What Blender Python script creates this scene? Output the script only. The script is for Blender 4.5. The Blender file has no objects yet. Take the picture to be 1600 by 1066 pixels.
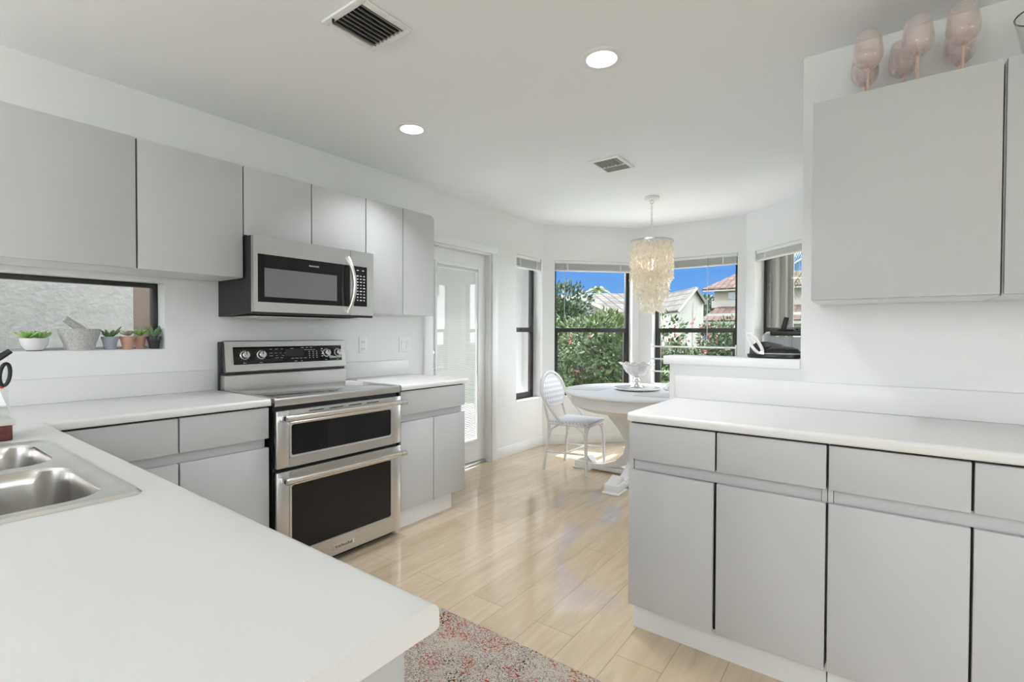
import bpy, bmesh, math, random
from mathutils import Vector, Matrix, noise
random.seed(7)
PI = math.pi
S = bpy.context.scene
COL = S.collection

# ------------------------------------------------------------------ camera
cam_d = bpy.data.cameras.new('camera')
cam = bpy.data.objects.new('camera', cam_d)
COL.objects.link(cam)
YAW, PITCH, ROLL = 0.6376092411681192, -0.015055599956377686, 0.0034218025615166837
fw = Vector((-math.sin(YAW) * math.cos(PITCH), math.cos(YAW) * math.cos(PITCH), math.sin(PITCH)))
rt = Vector((math.cos(YAW), math.sin(YAW), 0))
up = rt.cross(fw)
r2 = rt * math.cos(ROLL) + up * math.sin(ROLL)
u2 = -rt * math.sin(ROLL) + up * math.cos(ROLL)
M = Matrix(((r2.x, u2.x, -fw.x), (r2.y, u2.y, -fw.y), (r2.z, u2.z, -fw.z))).to_4x4()
M.translation = Vector((3.03117449, -0.0683117, 1.25478818))
cam.matrix_world = M
cam_d.sensor_width = 36.0
cam_d.lens = 36.0 * 770.8826480350386 / 1600.0
cam_d.clip_start = 0.05
cam_d.clip_end = 300
S.camera = cam

# ------------------------------------------------------------------ exposure
S.view_settings.view_transform = 'Standard'
S.view_settings.look = 'None'
S.view_settings.gamma = 1.0
S.view_settings.use_curve_mapping = False
S.view_settings.exposure = 0.50
S.cycles.max_bounces = 10
S.cycles.diffuse_bounces = 6
S.cycles.glossy_bounces = 5
S.cycles.transmission_bounces = 8
S.cycles.transparent_max_bounces = 16
S.cycles.sample_clamp_indirect = 6.0
S.cycles.caustics_reflective = False
S.cycles.caustics_refractive = False
S.cycles.use_denoising = True
try:
    S.cycles.denoiser = 'OPENIMAGEDENOISE'
except Exception:
    pass

# ------------------------------------------------------------------ sky: blue in view, unseen bright cloud added around it as fill
W = bpy.data.worlds.new('sky')
S.world = W
W.use_nodes = True
nt = W.node_tree
nt.nodes.clear()
n_out = nt.nodes.new('ShaderNodeOutputWorld')
n_bg = nt.nodes.new('ShaderNodeBackground')
n_tc = nt.nodes.new('ShaderNodeTexCoord')
n_sep = nt.nodes.new('ShaderNodeSeparateXYZ')
n_rmp = nt.nodes.new('ShaderNodeValToRGB')
nt.links.new(n_tc.outputs['Generated'], n_sep.inputs[0])
nt.links.new(n_sep.outputs['Z'], n_rmp.inputs[0])
cr = n_rmp.color_ramp
cr.elements[0].position = 0.0
cr.elements[0].color = (0.155, 0.345, 0.67, 1)
cr.elements[1].position = 0.20
cr.elements[1].color = (0.05, 0.215, 0.60, 1)
nt.links.new(n_rmp.outputs[0], n_bg.inputs[0])
n_bg.inputs[1].default_value = 1.0
FILL_CLOUD = 7.0                                   # unseen bright cloud, added around the blue view to light the rooms
n_cl = nt.nodes.new('ShaderNodeBackground')
n_cl.inputs[0].default_value = (0.92, 0.965, 1.0, 1)
n_cl.inputs[1].default_value = FILL_CLOUD
n_mr = nt.nodes.new('ShaderNodeMapRange')
n_mr.inputs['From Min'].default_value = 0.905
n_mr.inputs['From Max'].default_value = 0.80
n_dot = nt.nodes.new('ShaderNodeVectorMath')
n_dot.operation = 'DOT_PRODUCT'
n_dot.inputs[1].default_value = (-0.326, 0.946, 0.0)
n_ns = nt.nodes.new('ShaderNodeTexNoise')
n_ns.inputs['Scale'].default_value = 5.0
n_ad = nt.nodes.new('ShaderNodeMath')
n_ad.operation = 'MULTIPLY_ADD'
n_ad.inputs[1].default_value = 0.06
nt.links.new(n_tc.outputs['Generated'], n_dot.inputs[0])
nt.links.new(n_tc.outputs['Generated'], n_ns.inputs['Vector'])
nt.links.new(n_ns.outputs['Fac'], n_ad.inputs[0])
nt.links.new(n_dot.outputs['Value'], n_ad.inputs[2])
n_mix = nt.nodes.new('ShaderNodeMixShader')
nt.links.new(n_ad.outputs[0], n_mr.inputs[0])
nt.links.new(n_mr.outputs[0], n_mix.inputs[0])
nt.links.new(n_bg.outputs[0], n_mix.inputs[1])
nt.links.new(n_cl.outputs[0], n_mix.inputs[2])
nt.links.new(n_mix.outputs[0], n_out.inputs[0])

# ------------------------------------------------------------------ sun and added fill lights behind the camera
def lamp(name, kind, energy, loc, direction, size=None, size_y=None, color=(1, 1, 1)):
    d = bpy.data.lights.new(name, kind)
    d.energy = energy
    d.color = color
    if kind == 'AREA':
        if size_y:
            d.shape = 'RECTANGLE'; d.size = size; d.size_y = size_y
        else:
            d.shape = 'DISK'; d.size = size
    o = bpy.data.objects.new(name, d)
    o.location = loc
    o.rotation_euler = Vector(direction).to_track_quat('-Z', 'Y').to_euler()
    COL.objects.link(o)
    return o
el = math.radians(55)
sun = lamp('sun', 'SUN', 7.5, (0, 0, 20), (math.cos(el) * 0.985, math.cos(el) * 0.17, -math.sin(el)), color=(1, 0.98, 0.95))
sun.data.angle = 0.009

# two added fill lights behind the camera, no lamp body, aimed at the ceiling
lamp('ceiling_fill', 'AREA', 92, (3.6, -2.3, 1.75), (0, 0, 1), 0.5, color=(0.92, 0.965, 1))
lamp('ceiling_fill', 'AREA', 50, (1.2, -2.2, 1.75), (0, 0, 1), 0.5, color=(0.92, 0.965, 1))

# ------------------------------------------------------------------ materials
def srgb(r, g, b):
    def f(c):
        c /= 255.0
        return c / 12.92 if c <= 0.04045 else ((c + 0.055) / 1.055) ** 2.4
    return (f(r), f(g), f(b), 1)
def mat(name, col, rough=0.5, metal=0.0, spec=0.5, bump=None, emit=None, trans=0, alpha=1, coat=0, var=None):
    m = bpy.data.materials.new(name)
    m.use_nodes = True
    t = m.node_tree
    b = t.nodes['Principled BSDF']
    if len(col) == 3: col = (*col, 1)
    b.inputs['Base Color'].default_value = col
    b.inputs['Roughness'].default_value = rough
    b.inputs['Metallic'].default_value = metal
    b.inputs['Specular IOR Level'].default_value = spec
    b.inputs['Transmission Weight'].default_value = trans
    b.inputs['Alpha'].default_value = alpha
    b.inputs['Coat Weight'].default_value = coat
    if emit:
        b.inputs['Emission Color'].default_value = (*emit[:3], 1)
        b.inputs['Emission Strength'].default_value = emit[3]
    if bump or var:
        tc = t.nodes.new('ShaderNodeTexCoord')
        nz = t.nodes.new('ShaderNodeTexNoise')
        nz.inputs['Scale'].default_value = (bump or var)[0]
        nz.inputs['Detail'].default_value = 4
        t.links.new(tc.outputs['Object'], nz.inputs['Vector'])
        if bump:
            bp = t.nodes.new('ShaderNodeBump')
            bp.inputs['Strength'].default_value = bump[1]
            bp.inputs['Distance'].default_value = 0.01
            t.links.new(nz.outputs['Fac'], bp.inputs['Height'])
            t.links.new(bp.outputs[0], b.inputs['Normal'])
        if var:
            nv = t.nodes.new('ShaderNodeTexNoise')
            nv.inputs['Scale'].default_value = var[0]
            nv.inputs['Detail'].default_value = 4
            t.links.new(tc.outputs['Object'], nv.inputs['Vector'])
            rp = t.nodes.new('ShaderNodeValToRGB')
            k = var[1]
            c2 = var[2] if len(var) > 2 else [c * k for c in col[:3]]
            rp.color_ramp.elements[0].color = (*c2[:3], 1)
            rp.color_ramp.elements[1].color = col
            rp.color_ramp.elements[0].position = 0.35
            rp.color_ramp.elements[1].position = 0.65
            t.links.new(nv.outputs['Fac'], rp.inputs[0])
            t.links.new(rp.outputs[0], b.inputs['Base Color'])
    return m
def N(t, kind, **kw):
    n = t.nodes.new(kind)
    for k, v in kw.items():
        if k in n.inputs: n.inputs[k].default_value = v
        else: setattr(n, k, v)
    return n

WALL = mat('wall_paint', (0.80, 0.808, 0.82), 0.6, spec=0.3, bump=(90, 0.03))
CEIL = mat('ceiling_paint', (0.885, 0.905, 0.94), 0.8, spec=0.2, bump=(60, 0.05))
TRIM = mat('white_trim', (0.825, 0.835, 0.85), 0.35)
CAB = mat('grey_laminate', (0.53, 0.54, 0.555), 0.42, spec=0.4, bump=(220, 0.03))
CABD = mat('grey_laminate_rail', (0.55, 0.56, 0.575), 0.38)
GAP = mat('dark_gap_shade', (0.018, 0.015, 0.013), 0.8)  # near-black colour carries the shade between the cabinet fronts
CARC = mat('white_melamine', (0.77, 0.78, 0.795), 0.45)
TOE = mat('white_toe_kick', (0.79, 0.80, 0.815), 0.4)
COUNTER = mat('white_laminate', (0.755, 0.757, 0.76), 0.30, spec=0.45, var=(400, 0.975))
BLACK = mat('black_plastic', (0.012, 0.012, 0.013), 0.35)
BLACKM = mat('matt_black', (0.018, 0.018, 0.02), 0.6)
BGLASS = mat('black_glass', (0.006, 0.006, 0.007), 0.04, spec=0.38)
PRINT = mat('light_grey_print', (0.62, 0.63, 0.65), 0.5)
CHROME = mat('polished_chrome', (0.85, 0.85, 0.86), 0.06, metal=1)
SILVER = mat('satin_silver', (0.72, 0.72, 0.73), 0.22, metal=1)
BRONZE = mat('dark_bronze_aluminium', (0.035, 0.032, 0.03), 0.4, metal=0.3)
PLASTIC = mat('white_plastic', (0.81, 0.82, 0.835), 0.35)
BLIND = mat('white_blind_vinyl', (0.80, 0.81, 0.82), 0.4)
def translucent(m, f, col):
    t = m.node_tree; b = t.nodes['Principled BSDF']; o = t.nodes['Material Output']
    tl = N(t, 'ShaderNodeBsdfTranslucent'); tl.inputs[0].default_value = col
    mx = N(t, 'ShaderNodeMixShader'); mx.inputs[0].default_value = f
    t.links.new(b.outputs[0], mx.inputs[1]); t.links.new(tl.outputs[0], mx.inputs[2]); t.links.new(mx.outputs[0], o.inputs[0])
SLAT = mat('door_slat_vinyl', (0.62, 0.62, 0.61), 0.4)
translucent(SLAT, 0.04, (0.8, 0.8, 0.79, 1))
GREYBL = mat('grey_blind_vinyl', (0.62, 0.62, 0.61), 0.4)  # grey vinyl for the stacked slats and the door slider
WHITE = mat('white_lacquer', (0.83, 0.84, 0.855), 0.5)
RATTAN = mat('white_rattan', (0.82, 0.82, 0.83), 0.4, var=(60, 0.9))

def stainless():
    m = mat('brushed_stainless', (0.66, 0.655, 0.645), 0.27, metal=1)
    t = m.node_tree; b = t.nodes['Principled BSDF']
    tc = N(t, 'ShaderNodeTexCoord'); mp = N(t, 'ShaderNodeMapping')
    mp.inputs['Scale'].default_value = (3, 3, 260)
    nz = N(t, 'ShaderNodeTexNoise', Scale=3.0, Detail=3.0)
    t.links.new(tc.outputs['Object'], mp.inputs[0]); t.links.new(mp.outputs[0], nz.inputs['Vector'])
    rp = N(t, 'ShaderNodeMapRange'); rp.inputs['To Min'].default_value = 0.27; rp.inputs['To Max'].default_value = 0.31
    t.links.new(nz.outputs['Fac'], rp.inputs[0]); t.links.new(rp.outputs[0], b.inputs['Roughness'])
    return m
STEEL = stainless()
SINKST = mat('sink_steel', (0.60, 0.585, 0.565), 0.24, metal=1, var=(9, 0.80))
DECKST = mat('sink_deck_steel', (0.86, 0.86, 0.85), 0.34, metal=1, var=(14, 0.94))

def glass_mat(name, tint=(1, 1, 1), refl=0.05):
    m = bpy.data.materials.new(name); m.use_nodes = True
    t = m.node_tree; t.nodes.clear()
    o = N(t, 'ShaderNodeOutputMaterial'); mx = N(t, 'ShaderNodeMixShader')
    tr = N(t, 'ShaderNodeBsdfTransparent'); gl = N(t, 'ShaderNodeBsdfGlossy', Roughness=0.02)
    tr.inputs[0].default_value = (*tint, 1)
    lw = N(t, 'ShaderNodeLayerWeight', Blend=0.5)
    pw = N(t, 'ShaderNodeMath', operation='POWER'); pw.inputs[1].default_value = 4.0
    ml = N(t, 'ShaderNodeMath', operation='MULTIPLY_ADD'); ml.inputs[1].default_value = 0.6; ml.inputs[2].default_value = refl * 0.5
    t.links.new(lw.outputs['Facing'], pw.inputs[0]); t.links.new(pw.outputs[0], ml.inputs[0])
    t.links.new(ml.outputs[0], mx.inputs[0]); t.links.new(tr.outputs[0], mx.inputs[1]); t.links.new(gl.outputs[0], mx.inputs[2])
    t.links.new(mx.outputs[0], o.inputs[0])
    return m
GLASS = glass_mat('window_glass', (0.985, 0.992, 0.988))
CLEAR = glass_mat('clear_acrylic', (0.97, 0.98, 0.98), 0.12)

def wood_floor():
    m = mat('oak_laminate', (0.5, 0.4, 0.28), 0.28, spec=0.7, coat=0.4)
    t = m.node_tree; b = t.nodes['Principled BSDF']
    tc = N(t, 'ShaderNodeTexCoord'); mp = N(t, 'ShaderNodeMapping')
    mp.inputs['Rotation'].default_value = (0, 0, PI / 2)
    t.links.new(tc.outputs['Object'], mp.inputs[0])
    br = N(t, 'ShaderNodeTexBrick', Scale=1.0)
    br.inputs['Brick Width'].default_value = 1.25; br.inputs['Row Height'].default_value = 0.185
    br.inputs['Mortar Size'].default_value = 0.0016; br.inputs['Mortar Smooth'].default_value = 0.3
    br.offset = 0.37
    br.inputs['Color1'].default_value = srgb(206, 188, 163); br.inputs['Color2'].default_value = srgb(194, 175, 149)
    br.inputs['Mortar'].default_value = srgb(160, 143, 121)
    t.links.new(mp.outputs[0], br.inputs['Vector'])
    g = N(t, 'ShaderNodeMapping'); g.inputs['Scale'].default_value = (16, 2.0, 4)
    t.links.new(tc.outputs['Object'], g.inputs[0])
    nz = N(t, 'ShaderNodeTexNoise', Scale=1.0, Detail=8.0, Roughness=0.62); nz.inputs['Distortion'].default_value = 1.2
    t.links.new(g.outputs[0], nz.inputs['Vector'])
    rp = N(t, 'ShaderNodeValToRGB')
    rp.color_ramp.elements[0].position = 0.3; rp.color_ramp.elements[0].color = (0.86, 0.845, 0.82, 1)
    rp.color_ramp.elements[1].position = 0.62; rp.color_ramp.elements[1].color = (1.03, 1.03, 1.025, 1)
    t.links.new(nz.outputs['Fac'], rp.inputs[0])
    mx = N(t, 'ShaderNodeMix'); mx.data_type = 'RGBA'; mx.blend_type = 'MULTIPLY'; mx.inputs[0].default_value = 1
    t.links.new(br.outputs['Color'], mx.inputs[6]); t.links.new(rp.outputs[0], mx.inputs[7])
    t.links.new(mx.outputs[2], b.inputs['Base Color'])
    bp = N(t, 'ShaderNodeBump', Strength=0.08, Distance=0.002)
    t.links.new(nz.outputs['Fac'], bp.inputs['Height']); t.links.new(bp.outputs[0], b.inputs['Normal'])
    rr = N(t, 'ShaderNodeMapRange'); rr.inputs['To Min'].default_value = 0.07; rr.inputs['To Max'].default_value = 0.17
    t.links.new(nz.outputs['Fac'], rr.inputs[0]); t.links.new(rr.outputs[0], b.inputs['Roughness'])
    return m
FLOOR = wood_floor()

def rug_mat():
    m = mat('woven_rug', (0.5, 0.45, 0.42), 0.95, spec=0.1)
    t = m.node_tree; b = t.nodes['Principled BSDF']
    tc = N(t, 'ShaderNodeTexCoord')
    def noise_(scale, detail=3.0, off=0.0):
        mp = N(t, 'ShaderNodeMapping'); mp.inputs['Location'].default_value = (off, off * 0.7, 0)
        t.links.new(tc.outputs['Object'], mp.inputs[0])
        n = N(t, 'ShaderNodeTexNoise', Scale=scale, Detail=detail)
        t.links.new(mp.outputs[0], n.inputs['Vector']); return n.outputs['Fac']
    def step(sock, lo, hi):
        r = N(t, 'ShaderNodeMapRange'); r.inputs['From Min'].default_value = lo; r.inputs['From Max'].default_value = hi
        t.links.new(sock, r.inputs[0]); return r.outputs[0]
    def mul(a, c):
        q = N(t, 'ShaderNodeMath', operation='MULTIPLY'); t.links.new(a, q.inputs[0]); t.links.new(c, q.inputs[1]); return q.outputs[0]
    base = N(t, 'ShaderNodeValToRGB')
    base.color_ramp.elements[0].position = 0.36; base.color_ramp.elements[0].color = srgb(116, 106, 103)
    base.color_ramp.elements[1].position = 0.62; base.color_ramp.elements[1].color = srgb(212, 202, 192)
    t.links.new(noise_(230, 2.0), base.inputs[0])
    def over(prev, fac, col):
        mx = N(t, 'ShaderNodeMix'); mx.data_type = 'RGBA'
        t.links.new(fac, mx.inputs[0]); t.links.new(prev, mx.inputs[6]); mx.inputs[7].default_value = col
        return mx.outputs[2]
    c = base.outputs[0]
    c = over(c, mul(step(noise_(70, 2.0, 3.1), 0.50, 0.56), step(noise_(7, 2.0, 9.0), 0.50, 0.60)), srgb(190, 181, 166))
    c = over(c, mul(step(noise_(100, 2.0, 5.7), 0.535, 0.575), step(noise_(9, 3.0, 2.0), 0.48, 0.56)), srgb(176, 82, 50))
    c = over(c, mul(step(noise_(100, 2.0, 12.3), 0.565, 0.605), step(noise_(6, 3.0, 22.0), 0.53, 0.60)), srgb(42, 34, 36))
    t.links.new(c, b.inputs['Base Color'])
    bp = N(t, 'ShaderNodeBump', Strength=0.8, Distance=0.004)
    t.links.new(noise_(260, 2.0, 1.0), bp.inputs['Height']); t.links.new(bp.outputs[0], b.inputs['Normal'])
    return m
RUG = rug_mat()

def weave_mat(name, c1, c2, scale):
    m = mat(name, c1, 0.5)
    t = m.node_tree; b = t.nodes['Principled BSDF']
    tc = N(t, 'ShaderNodeTexCoord'); sp = N(t, 'ShaderNodeSeparateXYZ'); cb = N(t, 'ShaderNodeCombineXYZ')
    ad = N(t, 'ShaderNodeMath', operation='ADD')
    t.links.new(tc.outputs['Object'], sp.inputs[0]); t.links.new(sp.outputs['Y'], ad.inputs[0]); t.links.new(sp.outputs['Z'], ad.inputs[1])
    t.links.new(sp.outputs['X'], cb.inputs['X']); t.links.new(ad.outputs[0], cb.inputs['Y'])
    cb.inputs['Z'].default_value = 0.0031
    mp = N(t, 'ShaderNodeMapping'); mp.inputs['Rotation'].default_value = (0, 0, PI / 4)
    t.links.new(cb.outputs[0], mp.inputs[0])
    ck = N(t, 'ShaderNodeTexChecker', Scale=scale)
    ck.inputs['Color1'].default_value = c1; ck.inputs['Color2'].default_value = c2
    t.links.new(mp.outputs[0], ck.inputs['Vector']); t.links.new(ck.outputs['Color'], b.inputs['Base Color'])
    return m
WEAVE = weave_mat('blue_white_weave', (0.84, 0.84, 0.84, 1), (0.58, 0.59, 0.67, 1), 40)

def tile_mat(name, c1, c2, pitch=0.24):
    m = mat(name, c1, 0.8, spec=0.06)
    t = m.node_tree; b = t.nodes['Principled BSDF']
    tc = N(t, 'ShaderNodeTexCoord')
    br = N(t, 'ShaderNodeTexBrick', Scale=1.0); br.offset = 0.0
    br.inputs['Brick Width'].default_value = pitch; br.inputs['Row Height'].default_value = pitch * 1.3
    br.inputs['Mortar Size'].default_value = 0.035; br.inputs['Mortar Smooth'].default_value = 0.6
    br.inputs['Color1'].default_value = c1; br.inputs['Color2'].default_value = c2
    br.inputs['Mortar'].default_value = tuple(x * 0.30 for x in c1[:3]) + (1,)
    t.links.new(tc.outputs['UV'], br.inputs['Vector'])
    t.links.new(br.outputs['Color'], b.inputs['Base Color'])
    bp = N(t, 'ShaderNodeBump', Strength=0.6, Distance=0.06, invert=True)
    t.links.new(br.outputs['Fac'], bp.inputs['Height']); t.links.new(bp.outputs[0], b.inputs['Normal'])
    return m
TILE_GREY = tile_mat('grey_roof_tile', (0.088, 0.083, 0.079, 1), (0.056, 0.052, 0.049, 1), 0.42)
TILE_RED = tile_mat('terracotta_roof_tile', (0.080, 0.057, 0.050, 1), (0.042, 0.029, 0.026, 1), 0.46)
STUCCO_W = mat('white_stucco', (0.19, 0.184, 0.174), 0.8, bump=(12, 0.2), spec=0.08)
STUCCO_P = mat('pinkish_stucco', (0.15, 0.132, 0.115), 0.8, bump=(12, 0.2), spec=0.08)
STUCCO_G = mat('rough_grey_stucco', (0.30, 0.295, 0.28), 0.9, bump=(26, 0.9), var=(18, 0.88), spec=0.08)
STUCCO_B = mat('brown_stucco', (0.13, 0.10, 0.085), 0.85, bump=(20, 0.4), spec=0.08)
FASCIA = mat('fascia_white', (0.15, 0.145, 0.135), 0.6, spec=0.08)
DARKWIN = mat('dark_window_glass', (0.05, 0.06, 0.07), 0.1)
GRASS = mat('lawn', (0.06, 0.11, 0.035), 0.9, var=(3, 0.6), bump=(60, 0.5), spec=0.08)
BOUNCE_PAVE = mat('bounce_paving', (0.56, 0.56, 0.55), 0.9, var=(2, 0.8), spec=0.08)
def leafm(name, c1, c2, rough=0.4):
    return mat(name, c1, rough, spec=0.28, var=(9, 1, c2))
LEAF1 = leafm('glossy_leaf', (0.072, 0.108, 0.040, 1), (0.014, 0.028, 0.009), 0.25)
LEAF2 = leafm('dark_tree_leaf', (0.026, 0.050, 0.020, 1), (0.010, 0.022, 0.010))
LEAF3 = leafm('olive_leaf', (0.085, 0.11, 0.036, 1), (0.035, 0.052, 0.015))
LEAF4 = leafm('hedge_leaf', (0.036, 0.062, 0.02, 1), (0.015, 0.028, 0.009))
PALM = leafm('palm_leaf', (0.12, 0.15, 0.07, 1), (0.06, 0.085, 0.03))
PALMG = leafm('grey_green_frond', (0.15, 0.16, 0.11, 1), (0.08, 0.09, 0.055))
FLOWER = mat('pink_flower', (0.22, 0.03, 0.055), 0.6, var=(4, 1, (0.16, 0.012, 0.018)))
BARK = mat('bark', (0.045, 0.034, 0.026), 0.9, spec=0.1)
SUCC = mat('succulent_green', (0.36, 0.55, 0.16), 0.4, var=(30, 1, (0.20, 0.36, 0.10)))
SUCD = mat('dark_succulent', (0.17, 0.27, 0.12), 0.45, var=(40, 1, (0.08, 0.15, 0.06)))
SUCP = mat('pale_rosette', (0.50, 0.52, 0.44), 0.45, var=(40, 1, (0.36, 0.30, 0.28)))
TERRA = mat('terracotta', (0.60, 0.36, 0.27), 0.75, var=(25, 0.85))
GRANITE = mat('grey_granite', (0.53, 0.525, 0.51), 0.7, var=(160, 0.66))
GREYPOT = mat('blue_grey_pot', (0.36, 0.38, 0.42), 0.5)
WPOT = mat('white_ceramic', (0.70, 0.70, 0.69), 0.3)
DKBASE = mat('dark_base', (0.05, 0.05, 0.055), 0.6)
SOILP = mat('potting_soil', (0.05, 0.04, 0.03), 0.95)
REDWOOD = mat('red_brown_wood', (0.13, 0.032, 0.024), 0.4, var=(70, 1, (0.05, 0.012, 0.010)))
PALEW = mat('pale_block_top', (0.74, 0.73, 0.71), 0.4)
LIT = mat('lit_diffuser', (1, 1, 1), 0.5, emit=(1, 0.97, 0.92, 6.0))
BULB = mat('lit_bulb', (1, 0.9, 0.75), 0.5, emit=(1, 0.84, 0.60, 9.0))
VENTD = mat('vent_dark', (0.02, 0.02, 0.018), 0.8)
VENTS = mat('vent_grey_slat', (0.34, 0.34, 0.33), 0.5)
CLOTH = mat('white_cloth', (0.85, 0.85, 0.85), 0.9)
MATG = mat('silver_grey_placemat', (0.70, 0.71, 0.72), 0.5, var=(120, 0.88))
MARBLE = mat('white_marble', (0.82, 0.81, 0.80), 0.2, var=(8, 0.92))
RED = mat('red_plastic', (0.45, 0.04, 0.04), 0.4)
GREYMESH = mat('pale_grey_fabric', (0.52, 0.54, 0.58), 0.8)
SHUT = mat('white_shutter_metal', (0.42, 0.42, 0.41), 0.4)
SHUTG = mat('grey_shutter_metal', (0.36, 0.355, 0.345), 0.4)
def shell_mat():
    m = bpy.data.materials.new('capiz_shell'); m.use_nodes = True
    t = m.node_tree; b = t.nodes['Principled BSDF']; o = t.nodes['Material Output']
    b.inputs['Base Color'].default_value = (0.86, 0.82, 0.75, 1); b.inputs['Roughness'].default_value = 0.2
    tc = N(t, 'ShaderNodeTexCoord'); nz = N(t, 'ShaderNodeTexNoise', Scale=55.0, Detail=1.0); rp = N(t, 'ShaderNodeValToRGB')
    rp.color_ramp.elements[0].position = 0.38; rp.color_ramp.elements[0].color = (0.84, 0.78, 0.68, 1)
    rp.color_ramp.elements[1].position = 0.60; rp.color_ramp.elements[1].color = (0.97, 0.965, 0.95, 1)
    t.links.new(tc.outputs['Object'], nz.inputs['Vector']); t.links.new(nz.outputs['Fac'], rp.inputs[0]); t.links.new(rp.outputs[0], b.inputs['Base Color'])
    tl = N(t, 'ShaderNodeBsdfTranslucent'); tl.inputs[0].default_value = (0.95, 0.87, 0.72, 1)
    tp = N(t, 'ShaderNodeBsdfTransparent')
    m1 = N(t, 'ShaderNodeMixShader'); m1.inputs[0].default_value = 0.30
    m2 = N(t, 'ShaderNodeMixShader'); m2.inputs[0].default_value = 0.03
    t.links.new(b.outputs[0], m1.inputs[1]); t.links.new(tl.outputs[0], m1.inputs[2])
    t.links.new(m1.outputs[0], m2.inputs[1]); t.links.new(tp.outputs[0], m2.inputs[2]); t.links.new(m2.outputs[0], o.inputs[0])
    return m
SHELL = shell_mat()
def pearl_glass(name, col, tr):
    m = bpy.data.materials.new(name); m.use_nodes = True
    t = m.node_tree; b = t.nodes['Principled BSDF']; o = t.nodes['Material Output']
    b.inputs['Base Color'].default_value = (*col, 1); b.inputs['Roughness'].default_value = 0.12
    b.inputs['Metallic'].default_value = 0.30; b.inputs['Coat Weight'].default_value = 1.0
    tp = N(t, 'ShaderNodeBsdfTransparent'); tp.inputs[0].default_value = (0.985, 0.955, 0.95, 1)
    lw = N(t, 'ShaderNodeLayerWeight', Blend=0.35)
    mr = N(t, 'ShaderNodeMapRange'); mr.inputs['To Min'].default_value = 1 - tr; mr.inputs['To Max'].default_value = 1
    t.links.new(lw.outputs['Facing'], mr.inputs[0])
    mx = N(t, 'ShaderNodeMixShader'); t.links.new(mr.outputs[0], mx.inputs[0])
    t.links.new(tp.outputs[0], mx.inputs[1]); t.links.new(b.outputs[0], mx.inputs[2]); t.links.new(mx.outputs[0], o.inputs[0])
    return m
ROSE = pearl_glass('rose_pearl_glass', (0.82, 0.76, 0.765), 0.89)
ROSESTEM = pearl_glass('rose_gold_stem', (0.78, 0.56, 0.48), 0.45)
CRYSTAL = pearl_glass('cut_crystal', (0.80, 0.82, 0.83), 0.72)

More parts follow.
